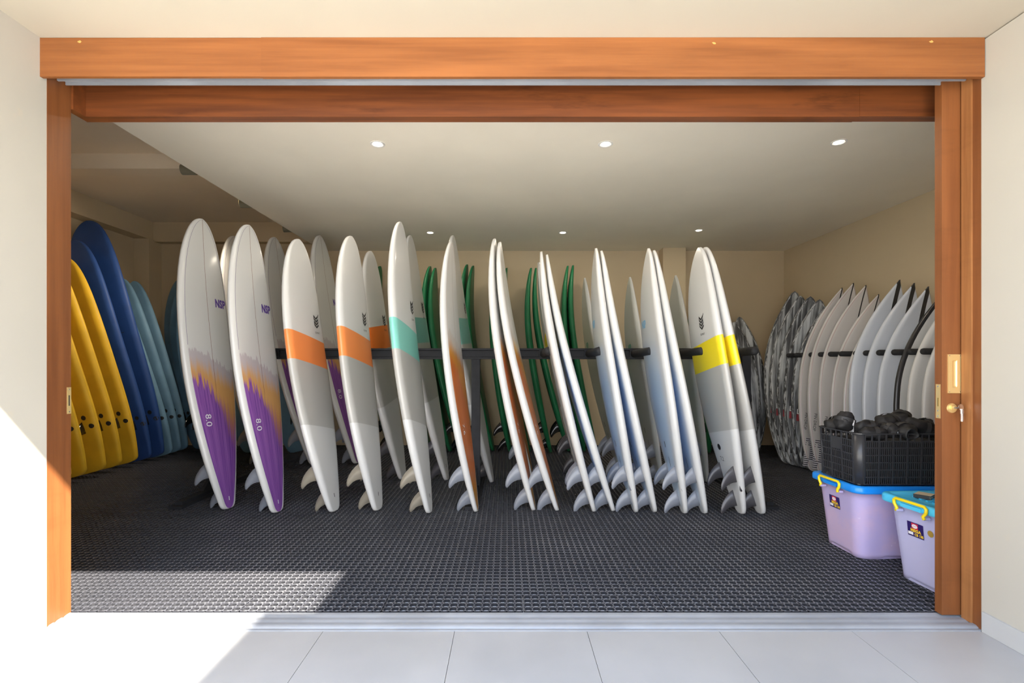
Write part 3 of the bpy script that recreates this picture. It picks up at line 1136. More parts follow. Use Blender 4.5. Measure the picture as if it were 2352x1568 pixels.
def place_board(key, nose, tail, Wdir, label, group, cat='surfboard', name='surfboard', sc=True, zt=MAT_Z):
    """nose, tail: world points of the two tips; Wdir: direction of the board's +x"""
    k = K[key]
    b = k['b']
    o = link(name, k['mesh'])
    tag(o, label, cat, group)
    tail = Vector(tail)
    nose = Vector(nose)
    c = nose - tail
    Lc = c.length
    ch = c.normalized()
    X = Vector(Wdir)
    X = (X - ch * X.dot(ch)).normalized()
    Zd = X.cross(ch)
    dl_ = atan2(b.Rn - b.Rt, b.L)
    Y2 = ch * cos(dl_) - Zd * sin(dl_)
    Z2 = ch * sin(dl_) + Zd * cos(dl_)
    s = Lc / sqrt(b.L ** 2 + (b.Rn - b.Rt) ** 2)
    R = Matrix((X, Y2, Z2)).transposed()
    lt = Vector((0, 0, b.Rt))
    Mx = Matrix.Translation(tail) @ R.to_4x4() @ Matrix.Scale(s, 4) @ Matrix.Translation(-lt)
    # rest the lowest point of the tail on the mat
    lo = min((Mx @ v.co).z for v in k['mesh'].vertices[:28 * 14])
    Mx = Matrix.Translation((0, 0, zt + .0005 - lo)) @ Mx
    o.matrix_world = Mx
    # parts
    if k['dm'] is None:
        k['dm'] = []
        for d in k['decals']:
            tp, nm, a, size, x, t, rot, mt, top = d
            g = text_geo(a, size) if tp == 't' else a
            dec = b.decal(nm, g[0], g[1], x, t * b.L, rot, mt, None, top)
            k['dm'].append((nm, dec.data))
            bpy.data.objects.remove(dec)
    for nm, me in k['dm']:
        link(nm, me, o)
    if k['fins']:
        fk, lay = k['fins']
        L_ = []
        ys = .335 if lay == 'tri' else .40
        wv = b.hw(ys / b.L)
        for sg in (-1, 1):
            L_.append((sg * (wv - (.05 if lay == 'tri' else .115)), ys if lay == 'tri' else ys + .07, sg))
        if lay == 'tri':
            L_.append((0.0, .125, 0))
        for (fx, fy, sg) in L_:
            f = link('fin', FIN[fk], o)
            z = b.surf(fx, fy / b.L, False)
            sl_ = -atan2(b.rk(fy / b.L + .02) - b.rk(fy / b.L - .02), .04 * b.L)
            f.matrix_local = Matrix.Translation((fx, fy, z)) @ Matrix.Rotation(-sl_, 4, 'X') @ Matrix.Rotation(sg * radians(-2.5), 4, 'Z') @ Matrix.Rotation(pi - sg * radians(5), 4, 'Y')
    return o


FW = (0.12, 0.993, 0)


def lean(key, n, t, label, group, dz=.15, W=FW, vz=None):
    if isinstance(W, (int, float)):
        W = (sin(radians(W)), cos(radians(W)), 0)
    Zt = zfloor(t[1]) if vz is None else vz
    tl = P(t[0], t[1], Zt)
    tl.z = MAT_Z
    ns = P(n[0], n[1], Zt + dz)
    return place_board(key, ns, tl, W, label, group)


FG = 'boards along the front of the rack'
lean('purple', (462, 504), (524, 1168), 'purple printed white longboard marked 8.0, leftmost at the front of the rack', FG)
lean('purple', (570, 518), (637, 1176), 'purple printed white longboard marked 8.0, second from left at the front of the rack', FG)
lean('orange', (685, 551), (768, 1174), 'white longboard with orange band, left of two at the front of the rack', FG)
lean('orange', (806, 544), (868, 1171), 'white longboard with orange band, right of two at the front of the rack', FG)
lean('teal', (919, 511), (986, 1177), 'tall white longboard with pale teal band at the front of the rack', FG)
lean('rust', (1036, 556), (1094, 1174), 'white board with rust orange deck standing just left of the middle rack post', FG)
lean('rust', (1136, 549), (1226, 1171), 'rust orange decked white board right of the middle post, left of a pair', FG)
lean('rust', (1148, 557), (1280, 1172), 'rust orange decked white board right of the middle post, right of a pair', FG)
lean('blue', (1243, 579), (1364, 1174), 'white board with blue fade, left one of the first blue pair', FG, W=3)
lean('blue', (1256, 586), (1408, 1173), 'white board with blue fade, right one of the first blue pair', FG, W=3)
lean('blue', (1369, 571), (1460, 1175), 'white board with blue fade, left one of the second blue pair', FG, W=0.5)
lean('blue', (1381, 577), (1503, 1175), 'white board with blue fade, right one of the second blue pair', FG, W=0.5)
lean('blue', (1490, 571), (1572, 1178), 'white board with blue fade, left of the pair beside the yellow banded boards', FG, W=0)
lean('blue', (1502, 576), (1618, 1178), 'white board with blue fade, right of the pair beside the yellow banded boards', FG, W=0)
lean('yellow', (1606, 569), (1703, 1179), 'white board with yellow band and charcoal fins, left one of the pair', FG, W=-2)
lean('yellow', (1619, 569), (1748, 1179), 'white board with yellow band and charcoal fins, right one of the pair', FG, W=-2)
RG = 'boards along the back of the rack'
lean('purple', (537, 543), (606, 1066), 'purple printed longboard behind the rack, mostly hidden by the second front longboard', RG)
lean('purple', (630, 546), (722, 1066), 'purple printed longboard behind the rack, between second and third front boards', RG)
lean('purple', (734, 542), (820, 1064), 'purple printed longboard behind the rack, between the two orange banded front boards', RG)
lean('orange_r', (851, 578), (925, 1100), 'white board with orange band standing behind the rack bar', RG)
lean('teal_r', (942, 542), (1026, 1102), 'white board with teal band behind the tall teal banded front board', RG)
lean('teal_r', (1040, 542), (1130, 1107), 'white board with teal band behind the middle rack post', RG)
lean('rust', (1140, 588), (1222, 1097), 'white board with rust orange deck hidden behind the rust orange pair', RG)
lean('sand', (1237, 604), (1330, 1085), 'white board with yellow band behind the first blue pair', RG, W=2)
lean('greenf', (1343, 639), (1428, 1090), 'pale board with green wordmark behind the rack, left one of three', RG, W=-2)
lean('greenf', (1447, 637), (1518, 1110), 'pale board with green wordmark behind the rack, middle one of three', RG, W=-2)
lean('greenf', (1552, 633), (1622, 1106), 'pale board with green wordmark behind the rack, right one of three', RG, W=-2)
GG = 'green foam boards along the back wall'
greens = [((873, 612), (900, 1032), 'leftmost of the green ones, behind the orange banded board'), ((926, 612), (984, 1033), 'mostly hidden behind the tall teal banded board'),
          ((988, 612), (1036, 1036), 'left one of the pair between teal and rust orange boards'), ((1000, 616), (1064, 1036), 'right one of the pair between teal and rust orange boards'),
          ((1073, 608), (1117, 1036), 'left one of the pair behind the middle rack post'), ((1087, 611), (1133, 1035), 'right one of the pair behind the middle rack post'),
          ((1147, 614), (1172, 1037), 'seen between the middle rack post and rust orange pair'), ((1164, 616), (1216, 1036), 'with its nose just right of the rust orange pair'),
          ((1220, 616), (1265, 1039), 'left of the first blue pair, left one of two'), ((1231, 616), (1306, 1036), 'left of the first blue pair, right one of two'),
          ((1304, 611), (1342, 1036), 'between the first and second blue pairs, left one of two'), ((1316, 610), (1368, 1036), 'between the first and second blue pairs, right one of two'),
          ((1622, 618), (1609, 1035), 'behind the yellow banded pair, left one of two'), ((1636, 620), (1625, 1040), 'behind the yellow banded pair, right one of two')]
for n_, t_, l_ in greens:
    lean('green', n_, t_, 'dark green soft board, ' + l_, GG, dz=.12, W=3)

# left wall foam boards, bottoms towards the doorway
AW = (-1, 0.06, 0)


def foamy(key, Zt, xt, xn, zn, dz, label, group, W=AW):
    return place_board(key, (xn, Zt + dz, zn), (xt, Zt, MAT_Z), W, label, group)


YG = 'yellow soft boards at the left wall'
for i, Z in enumerate((4.46, 4.66, 4.84, 5.08, 5.30, 5.54)):
    foamy('yfoam', Z, -4.38 - .008 * i, -5.0, 2.36, -.1, 'mustard yellow soft board at the left wall, %s from the doorway' % ordn[i], YG)
for i, (Z, zn) in enumerate(((5.74, 2.60), (5.92, 2.885))):
    foamy('navy', Z, -4.40, -5.04, zn, -.12, ('front' if i == 0 else 'rear and taller') + ' navy blue soft board between yellow and grey blue boards', 'navy soft boards at the left wall', W=(-1, .03, 0))
for i, Z in enumerate((6.10, 6.30, 6.48)):
    foamy('lblue', Z, -4.36 - .03 * i, -4.97 + .02 * i, 2.27, -.1, 'grey blue soft board behind the navy boards, %s from them' % ordn[i], 'grey blue soft boards at the left wall')
for i, (n_, t_) in enumerate((((411, 644), (470, 1031)), ((423, 648), (485, 1037)), ((436, 655), (502, 1043)), ((500, 648), (584, 1040)), ((592, 650), (688, 1040)))):
    Zt = zfloor(t_[1])
    tl = P(t_[0], t_[1], Zt)
    tl.z = MAT_Z
    ws = ('leftmost of three at the back wall left of the purple boards', 'middle of three at the back wall left of the purple boards', 'third of three at the back wall left of the purple boards', 'at the back wall between the two front purple boards', 'at the back wall between the second purple and orange banded boards')[i]
    place_board('lblue', P(n_[0], n_[1], Zt + (.15 if i < 3 else .1)), tl, (-1, .25, 0), 'grey blue soft board, ' + ws, 'grey blue soft boards at the back wall')

# right wall boards, decks towards the doorway
for i, (t_, n_, zn, Zn) in enumerate((((1818, 1066), 3.63, 2.106, 6.10), ((1830, 1070), 3.61, 2.03, 5.95), ((1842, 1073), 3.64, 2.0, 5.80), ((1853, 1076), 3.66, 1.945, 5.66), ((1866, 1079), 3.66, 1.86, 5.50))):
    Zt = zfloor(t_[1])
    tl = P(t_[0], t_[1], Zt)
    tl.z = MAT_Z
    place_board('streak', (n_, Zn, zn), tl, (.94, -.34, 0), 'black and white brushed short board, right wall, %s from the back corner' % ordn[i], 'black and white boards at the right wall')
for i, (tu, Zt, n_) in enumerate(((1698, 6.10, (1664, 744)), (1715, 6.23, (1686, 739)), (1731, 6.36, (1698, 728)))):
    tl = P(tu, 1040, Zt)
    tl.z = MAT_Z
    place_board('kstreak', P(n_[0], n_[1], Zt + .25), tl, (-.90, .43, 0), 'dark streaked short board behind the end rack post, %s from the left' % ('first', 'second', 'third')[i], 'streaked boards in the back corner')
pins = [(5.28, 3.70, 2.03), (5.12, 3.71, 2.055), (4.96, 3.725, 2.006), (4.80, 3.735, 1.889), (4.61, 3.68, 1.80)]
for i, (Z, xn, zn) in enumerate(pins):
    place_board('pin', (xn, Z + .06, zn), (3.37, Z - .02, MAT_Z), (1, 0, 0), 'white short board with pinkish edge line, %s after the black and white boards' % ordn[i], 'white short boards on the right wall rack')
for i, (Z, xn, zn, kk) in enumerate(((4.46, 3.67, 1.975, 'whiteq'), (4.31, 3.68, 1.92, 'whiteq'), (4.13, 3.65, 1.86, 'whiteq'), (3.96, 3.66, 1.82, 'whiteq2'), (3.83, 3.66, 1.80, 'whiteq3'), (3.69, 3.66, 1.80, 'whiteq3'))):
    lab = ['bluish white short board with black nose stripe, left one of three behind the black crate', 'bluish white short board with black nose stripe, middle one of three behind the black crate',
           'bluish white short board with black nose stripe, right one of three behind the black crate', 'white short board with thick black edge beside the sliding door',
           'plain white short board next to the black edged one', 'plain white short board on the right wall rack nearest the doorway'][i]
    place_board(kk, (xn, Z + .06, zn), (3.37, Z - .02, MAT_Z), (1, 0, 0), lab, 'white short boards on the right wall rack')

# ------------------------------------------------------------------ RACKS
rk = tag(empty('surfboard_rack', (-.29, 4.55, 0)), 'black steel double sided surfboard rack with padded arms in the room centre', 'rack')
RO = Vector((-.29, 4.55, 0))


def rp(bm, name, mat, smooth=False, bevel=0.0):
    o = finish(bm, name, mat, rk, smooth=smooth, bevel=bevel)
    o.location = -RO
    return o


BZ = 1.293
for (yy, sgn) in ((4.51, -1), (4.60, 1)):
    o = prism('crossbar', [(yy, BZ - .05), (yy, BZ + .05), (yy + sgn * .03, BZ + .05), (yy + sgn * .03, BZ + .032), (yy + sgn * .012, BZ + .028), (yy + sgn * .012, BZ - .028), (yy + sgn * .03, BZ - .032), (yy + sgn * .03, BZ - .05)], 0, -2.86, 2.16, BLACK_STEEL, rk)
    o.location = -RO
for px in (-2.72, -.295, 2.235):
    bm = bmesh.new()
    bm_box(bm, px - .04, px + .04, 4.51, 4.59, MAT_Z, BZ + .045)
    rp(bm, 'post', BLACK_STEEL, bevel=.004)
    bm = bmesh.new()
    fx = {-2.72: -2.70, -.295: -.29, 2.235: 2.16}[px]
    bm_box(bm, fx - .055, fx + .055, 3.93, 5.17, MAT_Z + .0005, MAT_Z + .022)
    bm_box(bm, fx - .03, fx + .03, 3.97, 5.13, MAT_Z + .0225, MAT_Z + .05)
    rp(bm, 'foot', BLACK_STEEL, bevel=.003)
    for sg in (-1, 1):
        bm = bmesh.new()
        y0 = 4.55 + sg * .041
        v = [bm.verts.new(p) for p in ((px - .012, y0, .06), (px + .012, y0, .06), (px + .012, y0, .25), (px - .012, y0, .25), (px - .012, y0 + sg * .2, .064), (px + .012, y0 + sg * .2, .064))]
        for f in ((0, 1, 2, 3), (0, 4, 5, 1), (3, 2, 5, 4), (0, 3, 4), (1, 5, 2)):
            bm.faces.new([v[i] for i in f])
        rp(bm, 'gusset', BLACK_STEEL)
for k in range(12):
    x = 2.02 - .42 * k + (.02 if k >= 7 else 0)
    for sg in (-1, 1):
        bm = bmesh.new()
        cyl(bm, (x, 4.55 + sg * .06, BZ - .002), (x, 4.55 + sg * .60, BZ + .012), .036, .036, n=18, dome=.028)
        rp(bm, 'arm', FOAM_BLACK, smooth=True)
        bm = bmesh.new()
        bm_box(bm, x - .045, x + .045, 4.55 + sg * .052, 4.55 + sg * .068, BZ - .045, BZ + .045)
        rp(bm, 'arm_plate', BLACK_STEEL, bevel=.003)
wk = tag(empty('peg_rack', (XR, 4.6, 0)), 'black padded peg rack on the right wall holding short boards', 'rack')
bm = bmesh.new()
bm_box(bm, XR - .05, XR - .001, 3.4, 6.2, 1.25, 1.34)
o = finish(bm, 'wall_rail', BLACK_STEEL, wk, bevel=.004)
o.location = (-XR, -4.6, 0)
for y in (5.62, 5.47, 5.36, 5.20, 5.04, 4.88, 4.72, 4.52, 4.39, 4.23, 4.06, 3.90, 3.77, 3.62):
    bm = bmesh.new()
    y += .085
    cyl(bm, (XR - .05, y, 1.295), (3.32, y, 1.298), .026, .026, n=16, dome=.02)
    o = finish(bm, 'peg', FOAM_BLACK, wk, smooth=True)
    o.location = (-XR, -4.6, 0)

# ------------------------------------------------------------------ STORAGE BOXES, CRATE
def rrect(x0, x1, y0, y1, r, n=6):
    pts = []
    for cx, cy, a0 in ((x1 - r, y1 - r, 0), (x0 + r, y1 - r, pi / 2), (x0 + r, y0 + r, pi), (x1 - r, y0 + r, 3 * pi / 2)):
        for k in range(n + 1):
            a = a0 + pi / 2 * k / n
            pts.append((cx + r * cos(a), cy + r * sin(a)))
    return pts


def dense(pts, m=8):
    out = []
    n = len(pts)
    for i in range(n):
        a, b = pts[i], pts[(i + 1) % n]
        d = math.hypot(b[0] - a[0], b[1] - a[1])
        k = m if d > .15 else 1
        for q in range(k):
            out.append((a[0] + (b[0] - a[0]) * q / k, a[1] + (b[1] - a[1]) * q / k))
    return out


def loft(bm, rings, cap0=True, cap1=True):
    R = [[bm.verts.new(p) for p in r] for r in rings]
    n = len(R[0])
    for q in range(len(R) - 1):
        for i in range(n):
            bm.faces.new((R[q][i], R[q][(i + 1) % n], R[q + 1][(i + 1) % n], R[q + 1][i]))
    if cap0:
        bm.faces.new(R[0][::-1])
    if cap1:
        bm.faces.new(R[-1])


def tub_mat(name, c1, c2, c3):
    m = M(name, c1, .32, spec=.5)
    o = m.obco()
    n1 = m.noise(o, 4.2, 4, .6)
    n2 = m.noise(o, 13, 4, .7)
    c = m.mix(m.step(n1, .38, .66), c1, c2)
    c = m.mix(m.m('MULTIPLY', m.step(n2, .66, .74), .45), c, c3)
    m.color(c)
    m.b.inputs['Subsurface Weight'].default_value = .25
    m.b.inputs['Subsurface Radius'].default_value = (.05, .05, .06)
    m.b.inputs['Subsurface Scale'].default_value = .3
    return m.mat


TUB1 = tub_mat('lilac_plastic', (.50, .43, .70), (.60, .46, .66), (.82, .78, .88))
TUB2 = tub_mat('lavender_plastic', (.50, .50, .76), (.53, .52, .76), (.62, .60, .8))
LID1 = simple('blue_plastic', (.012, .26, .82), .28)
LID2 = simple('sky_blue_plastic', (.085, .56, .86), .28)
CLIP = simple('yellow_plastic', (.88, .66, .01), .3)
CRATE_M = simple('black_crate_plastic', (.036, .036, .039), .30)
STK = simple('navy_sticker', (.025, .012, .12), .4)
STK_Y = simple('yellow_print', (.9, .62, .02), .5)
STK_R = simple('red_print', (.62, .03, .06), .5)
GOLD = simple('gold_sticker', (.42, .27, .05), .4)


def tote(x, y, rz, tub, lidm, label, sticker2):
    """local frame: x 0..LX (towards the right wall), y 0..LY (depth), origin at the near left lid corner"""
    LX, LY, LZ = .74, .46, .465
    t = tag(empty('storage_box', (x, y, MAT_Z), rz), label, 'box', 'lidded plastic boxes behind the sliding door')
    bm = bmesh.new()
    rings = []
    for (z, ins) in ((None, .068), (.03, .066), (.12, .058), (.24, .047), (.36, .036), (.40, .032), (.404, .022), (.425, .020)):
        pts = dense(rrect(ins, LX - ins, ins, LY - ins, .075 - ins * .2), 10)
        ring = []
        for (a, b) in pts:
            zz = z
            if z is None:
                mx = abs(a - LX / 2) > LX / 2 - .19
                my = abs(b - LY / 2) > LY / 2 - .135
                zz = 0.0 if (mx and my) else .016
            ring.append((a, b, zz))
        rings.append(ring)
    loft(bm, rings)
    finish(bm, 'tub', tub, t, smooth=False)
    for p in t.children[-1].data.polygons:
        p.use_smooth = len(p.vertices) == 4
    bm = bmesh.new()
    R = lambda i, z, r=.06: [(a, b, z) for a, b in rrect(i, LX - i, i, LY - i, max(.02, r - i * .5), 8)]
    loft(bm, [R(.012, .408), R(.002, .411), R(0, .42), R(.001, .444), R(.006, .452), R(.016, .455), R(.030, .454), R(.036, .446), R(.05, .440), R(.09, .440)])
    lid = finish(bm, 'lid', lidm, t, smooth=True)
    for k in range(7):
        bm = bmesh.new()
        yy = .11 + k * .04
        bm_box(bm, .13, LX - .13, yy, yy + .016, .4405, .4455)
        finish(bm, 'lid_rib', lidm, lid, bevel=.002)
    # yellow clip handles on the two short sides
    for xs, sg in ((0.0, -1), (LX, 1)):
        bm = bmesh.new()
        path = [(.145, .385), (.152, .40), (.135, .422), (.133, .442), (.145, .452), (.315, .452), (.327, .442), (.325, .422), (.308, .40), (.315, .385)]
        path = [(a, b) for a, b in path]
        rings = []
        for i in range(len(path)):
            a_, b_ = Vector(path[max(0, i - 1)]), Vector(path[min(len(path) - 1, i + 1)])
            tg = (b_ - a_).normalized()
            nr = Vector((-tg.y, tg.x))
            rings.append([(xs + sg * .012 + .008 * cos(2 * pi * q / 10), path[i][0] + nr.x * .008 * sin(2 * pi * q / 10), path[i][1] + nr.y * .008 * sin(2 * pi * q / 10)) for q in range(10)])
        loft(bm, rings)
        finish(bm, 'clip_handle', CLIP, t, smooth=True)
        bm = bmesh.new()
        bm_box(bm, xs + sg * .0, xs + sg * .009, .17, .29, .414, .434)
        finish(bm, 'clip_bar', lidm, t, bevel=.002)
        for yy in (.15, .31):
            bm = bmesh.new()
            cyl(bm, (xs - sg * .02, yy, .388), (xs + sg * .016, yy, .388), .008, n=10)
            finish(bm, 'clip_hinge', tub, t)
    # sticker on the left short side: the wall there slopes from x=.066 (z .03) to .032 (z .40)
    def wp(yv, zv, off=.0012):
        return (.069 - .037 * (zv / .40) - off - .0015, yv, zv)
    yc, zcn, sw, shh = .250, .297, .095, .076
    st_ = mesh_obj('sticker', [wp(yc + sw / 2, zcn - shh / 2), wp(yc - sw / 2, zcn - shh / 2), wp(yc - sw / 2, zcn + shh / 2), wp(yc + sw / 2, zcn + shh / 2)], [(0, 1, 2, 3)], STK, t)
    def patch(nm, y0, z0, wd, ht, mt, off, n=4):
        if n == 4:
            pts = [wp(y0 + wd / 2, z0 - ht / 2, off), wp(y0 - wd / 2, z0 - ht / 2, off), wp(y0 - wd / 2, z0 + ht / 2, off), wp(y0 + wd / 2, z0 + ht / 2, off)]
        else:
            pts = [wp(y0 - wd / 2 * cos(2 * pi * k / n), z0 + ht / 2 * sin(2 * pi * k / n), off) for k in range(n)]
        mesh_obj(nm, pts, [tuple(range(len(pts)))], mt, st_)
    up = Vector((-.092, 0, 1)).normalized()
    patch('print_patch', yc + .002, zcn + .019, .039, .031, STK_R, .0018)
    patch('print_oval', yc + .002, zcn + .019, .034, .021, INK_WHITE, .0023, 16)
    patch('print_patch', yc + .029, zcn - .023, .030, .015, INK_WHITE, .0018)
    text_on('print_letters', 'MEGA', .022, wp(yc - .002, zcn - .0055, .002), (0, -1, 0), up, STK_Y, st_, sx=1.0)
    text_on('print_letters', 'CB 130', .019, wp(yc - .020, zcn - .0255, .002), (0, -1, 0), up, STK_Y, st_, sx=.85)
    text_on('print_letters', 'SHINPO', .0068, wp(yc + .002, zcn + .019, .0027), (0, -1, 0), up, STK_R, st_)
    if sticker2:
        g = [wp(yc - .088 + .017 * cos(2 * pi * k / 18), zcn + .010 + .017 * sin(2 * pi * k / 18)) for k in range(18)]
        mesh_obj('round_sticker', g, [tuple(range(18))], GOLD, t)
    return t


tote(2.068, 2.86, 0.0, TUB1, LID1, 'lilac plastic storage box with blue lid under the black crate', False)
tote(2.152, 2.327, radians(3.0), TUB2, LID2, 'lavender plastic storage box with sky blue lid right behind the sliding door', True)


def crate(x, y, z):
    LX, LY, LZ = .60, .385, .312
    t = tag(empty('plastic_crate', (x, y, z)), 'black slatted plastic crate full of neoprene gear on the blue lid', 'crate')
    th = .006
    r = .045
    def ins(zv):
        return .012 * (1 - zv / LZ)
    # floor and corner posts
    box('crate_floor', .02, LX - .02, .02, LY - .02, 0, .006, CRATE_M, t)
    for (cx, cy, a0) in ((r, r, pi), (LX - r, r, 1.5 * pi), (LX - r, LY - r, 0), (r, LY - r, .5 * pi)):
        bm = bmesh.new()
        A = []
        for zz in (0.0, LZ - .002):
            ring = []
            k_ = ins(zz)
            ccx = cx + (k_ if cx < LX / 2 else -k_)
            ccy = cy + (k_ if cy < LY / 2 else -k_)
            for rr in (r, r - th):
                arc = [a0 + pi / 2 * q / 8 for q in range(9)]
                pts = [(ccx + rr * cos(a), ccy + rr * sin(a), zz) for a in arc]
                ring += pts if rr == r else pts[::-1]
            A.append(ring)
        loft(bm, A)
        finish(bm, 'corner_post', CRATE_M, t, smooth=True)
        for p_ in t.children[-1].data.polygons:
            p_.use_smooth = len(p_.vertices) == 4 and abs(p_.normal.z) < .5
    bm = bmesh.new()
    e = .004
    ro = rrect(-e, LX + e, -e, LY + e, r + e, 8)
    ri = rrect(th, LX - th, th, LY - th, r - th, 8)
    loft(bm, [[(a, b, LZ - .006) for a, b in ro], [(a, b, LZ) for a, b in ro], [(a, b, LZ) for a, b in ri], [(a, b, LZ - .006) for a, b in ri], [(a, b, LZ - .006) for a, b in ro]], False, False)
    finish(bm, 'rim', CRATE_M, t)
    sides = [('front', LX, lambda a, zv, d: (a, ins(zv) + d, zv)), ('left', LY, lambda a, zv, d: (ins(zv) + d, a, zv)), ('back', LX, lambda a, zv, d: (a, LY - ins(zv) - d, zv)), ('right', LY, lambda a, zv, d: (LX - ins(zv) - d, a, zv))]
    for nm, Ln, f in sides:
        a0, a1 = r, Ln - r
        nrib = 6 if Ln == LX else 3
        def bar(bm, b0, b1, z0, z1, d0, d1):
            v = [bm.verts.new(f(a, zv, d)) for a in (b0, b1) for d in (d0, d1) for zv in (z0, z1)]
            for q in ((0, 1, 3, 2), (4, 6, 7, 5), (0, 4, 5, 1), (2, 3, 7, 6), (0, 2, 6, 4), (1, 5, 7, 3)):
                bm.faces.new([v[i] for i in q])
        zl = [0.003, .045, .089, .133, .177, .221, .262]
        for zz in zl:
            bm = bmesh.new()
            bar(bm, a0, a1, zz, zz + .0055, .0, .005)
            finish(bm, 'cross_bar', CRATE_M, t)
        wdt = (a1 - a0) / nrib
        for k in range(nrib + 1):
            bm = bmesh.new()
            aa = a0 + k * wdt
            bar(bm, aa - .003, aa + .003, .003, LZ - .006, -.003, .005)
            finish(bm, 'rib', CRATE_M, t)
            if k < nrib:
                bm = bmesh.new()
                bar(bm, aa + wdt / 2 - .003, aa + wdt / 2 + .003, .262, LZ - .006, -.002, .004)
                finish(bm, 'rib', CRATE_M, t)
        bm = bmesh.new()
        ns = 7 if Ln == LX else 6
        for k in range(nrib):
            for q in range(1, ns):
                aa = a0 + k * wdt + wdt * q / ns
                bar(bm, aa - .0022, aa + .0022, .005, .264, .001, .005)
        o = finish(bm, 'fine_slats', CRATE_M, t)
        o['kind'] = 'stuff'
        if Ln == LY:
            bm = bmesh.new()
            bar(bm, a0 + wdt, a0 + 2 * wdt, .19, .262, -.001, .004)
            finish(bm, 'grip_panel', CRATE_M, t)
    return t


crate(2.092, 2.885, MAT_Z + .456)

NEO = M('black_neoprene', (.017, .016, .0165), .6, spec=.4)
NEO.bump(NEO.noise(NEO.obco(), 28, 4, .6), .35, .006)
NEO = NEO.mat
NEO2 = simple('black_strap', (.03, .029, .03), .55)


def lump(name, c, size, rot, seed, label, tagc=None, hole=True):
    """rolled piece of neoprene gear: a folded cylinder with an open end, straps and a tag"""
    t = tag(empty(name, c), label, 'gear', 'neoprene gear in the black crate')
    t.rotation_euler = rot
    bm = bmesh.new()
    n, mrings = 28, 22
    rings = []
    for i in range(mrings):
        a = -1 + 2 * i / (mrings - 1)
        rad = (max(0.0, 1 - abs(a) ** 3.2)) ** .5
        if hole and a > .55:
            rad = max(rad, .80 - (a - .55) * .35)
        ring = []
        for k in range(n):
            q = 2 * pi * k / n
            p = Vector((a, cos(q) * rad, sin(q) * rad))
            d = mnoise.noise(p * 1.7 + Vector((seed, 0, 0))) * .20 + .09 * sin(3 * q + seed + 5 * a) + mnoise.noise(p * 5 + Vector((seed, 3, 1))) * .05
            ring.append((size[0] * a * (1 + d * .15), size[1] * p.y * (1 + d), size[2] * p.z * (1 + d)))
        rings.append(ring)
    if hole:
        last = rings[-1]
        for dep, sh in ((-.02, .80), (-.25, .7), (-.7, .5)):
            rings.append([(x + dep * size[0], y * sh, z * sh) for x, y, z in last])
    loft(bm, rings)
    finish(bm, 'sleeve', NEO, t, smooth=True)
    bm = bmesh.new()
    a = .15
    R_ = []
    for off in (-.012, .012):
        R_.append([(size[0] * a + off, size[1] * 1.12 * cos(2 * pi * k / 20), size[2] * 1.12 * sin(2 * pi * k / 20)) for k in range(20)])
    loft(bm, R_, False, False)
    finish(bm, 'strap', NEO2, t, smooth=True)
    if tagc:
        bm = bmesh.new()
        bm_box(bm, *tagc)
        finish(bm, 'white_tag', INK_WHITE, t)


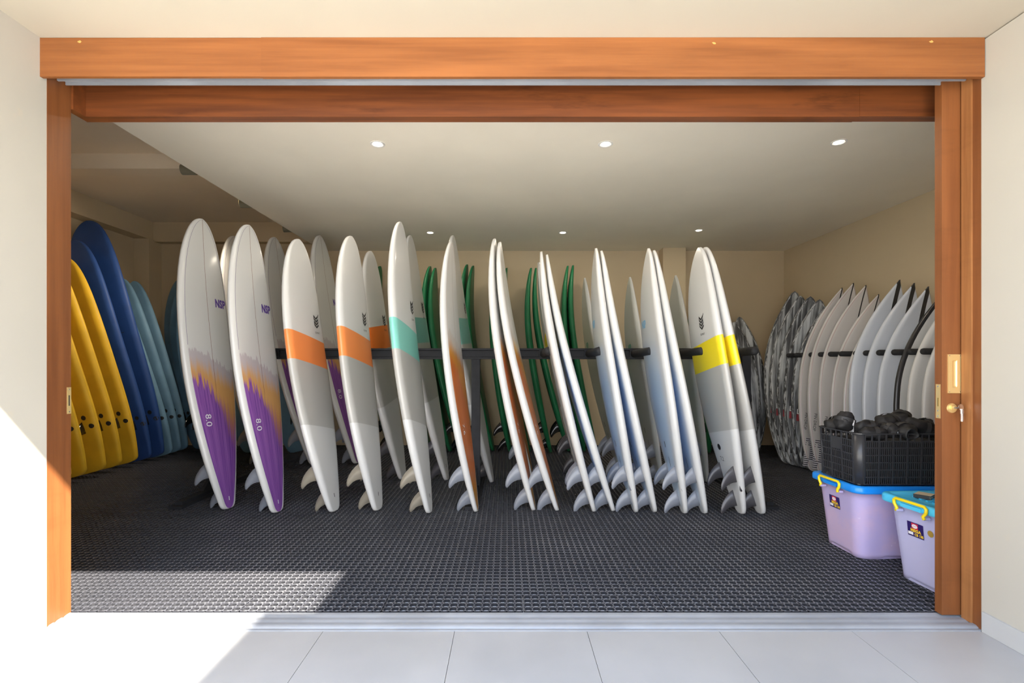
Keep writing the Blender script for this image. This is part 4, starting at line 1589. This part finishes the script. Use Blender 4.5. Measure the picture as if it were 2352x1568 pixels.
zc0 = MAT_Z + .456 + .312
gear = [
    ((2.165, 3.10, zc0 + .045), (.062, .050, .056), (0, -1.25, .4), 1.1, 'black neoprene bootie upright with a white tag in the far left crate corner', (-.02, .016, -.056, -.053, -.006, .004)),
    ((2.175, 3.20, zc0 + .015), (.07, .05, .05), (0, -.3, .2), 2.4, 'black neoprene bootie lying behind the tagged one', None),
    ((2.255, 3.02, zc0 + .018), (.075, .042, .042), (0, .05, -.25), 3.9, 'black rolled neoprene bootie beside the tagged one', None),
    ((2.245, 2.965, zc0 - .012), (.08, .040, .040), (0, 0, -.3), 5.2, 'black rolled neoprene bootie low at the crate rim', None),
    ((2.345, 2.975, zc0 + .01), (.065, .045, .043), (0, .2, -1.2), 6.6, 'dark round neoprene roll in the middle of the crate', None),
    ((2.395, 3.04, zc0 + .045), (.085, .06, .052), (.3, -.1, .3), 8.1, 'large black neoprene roll behind the ringed one', None),
    ((2.415, 2.945, zc0 + .01), (.085, .052, .050), (.1, .15, -1.75), 9.7, 'black neoprene roll with an open ring end and pale button', (.03, .045, -.055, -.049, .0, .014)),
    ((2.49, 3.06, zc0 + .075), (.085, .052, .044), (.2, .25, -2.4), 11.3, 'black neoprene piece crumpled on top of the pile', (-.04, -.015, -.058, -.052, .0, .012)),
    ((2.535, 2.975, zc0 + .025), (.095, .062, .052), (0, .25, -.15), 13.0, 'black folded neoprene piece at the right of the pile', None),
    ((2.60, 3.0, zc0 + .02), (.05, .045, .055), (0, 0, .9), 14.4, 'small round black neoprene end at the right edge of the pile', None),
]
for i, (c, sz, rt, sd, lb, tg) in enumerate(gear):
    lump('neoprene_bootie', c, sz, rt, sd, lb, tg, hole=(i % 2 == 0))
# hidden filling of the crate
bm = bmesh.new()
bm_box(bm, 2.13, 2.66, 2.92, 3.23, MAT_Z + .47, zc0 - .06)
bmesh.ops.subdivide_edges(bm, edges=bm.edges[:], cuts=6, use_grid_fill=True)
for v in bm.verts:
    v.co += Vector((mnoise.noise(v.co * 9), mnoise.noise(v.co * 9 + Vector((5, 0, 0))), mnoise.noise(v.co * 9 + Vector((0, 7, 0))))) * .014
o = finish(bm, 'neoprene_pile', NEO, smooth=True)
tag(o, 'dark neoprene gear heaped inside the slatted crate', 'gear', 'neoprene gear in the black crate', 'stuff')

# small carton on the sky blue lid
CARD = simple('cream_card', (.62, .52, .36), .6)
CARDK = simple('black_card', (.03, .03, .032), .45)
sc_ = tag(empty('small_carton', (2.315, 2.68, MAT_Z + .4455), radians(35)), 'small black and cream carton lying on the sky blue lid', 'carton')
sc_.scale = (.72, .72, .62)
bm = bmesh.new()
bm_box(bm, -.075, .05, -.05, .05, 0, .030)
finish(bm, 'carton_body', CARDK, sc_, bevel=.001)
bm = bmesh.new()
bm_box(bm, -.06, .0505, -.0505, .0505, .0302, .0308)
finish(bm, 'top_print', CARD, sc_)
bm = bmesh.new()
bm_box(bm, .0501, .0508, -.045, .045, .004, .026)
finish(bm, 'end_print', CARD, sc_)
bm = bmesh.new()
bm_box(bm, -.0754, -.05, -.0508, -.0502, .003, .028)
finish(bm, 'side_print', CARD, sc_)
bm = bmesh.new()
bm_box(bm, -.04, -.022, -.0508, -.0502, .006, .024)
finish(bm, 'side_print', INK_WHITE, sc_)
bm = bmesh.new()
bm_box(bm, -.015, .03, -.0508, -.0502, .009, .020)
finish(bm, 'side_print', simple('grey_print', (.25, .25, .25), .5), sc_)
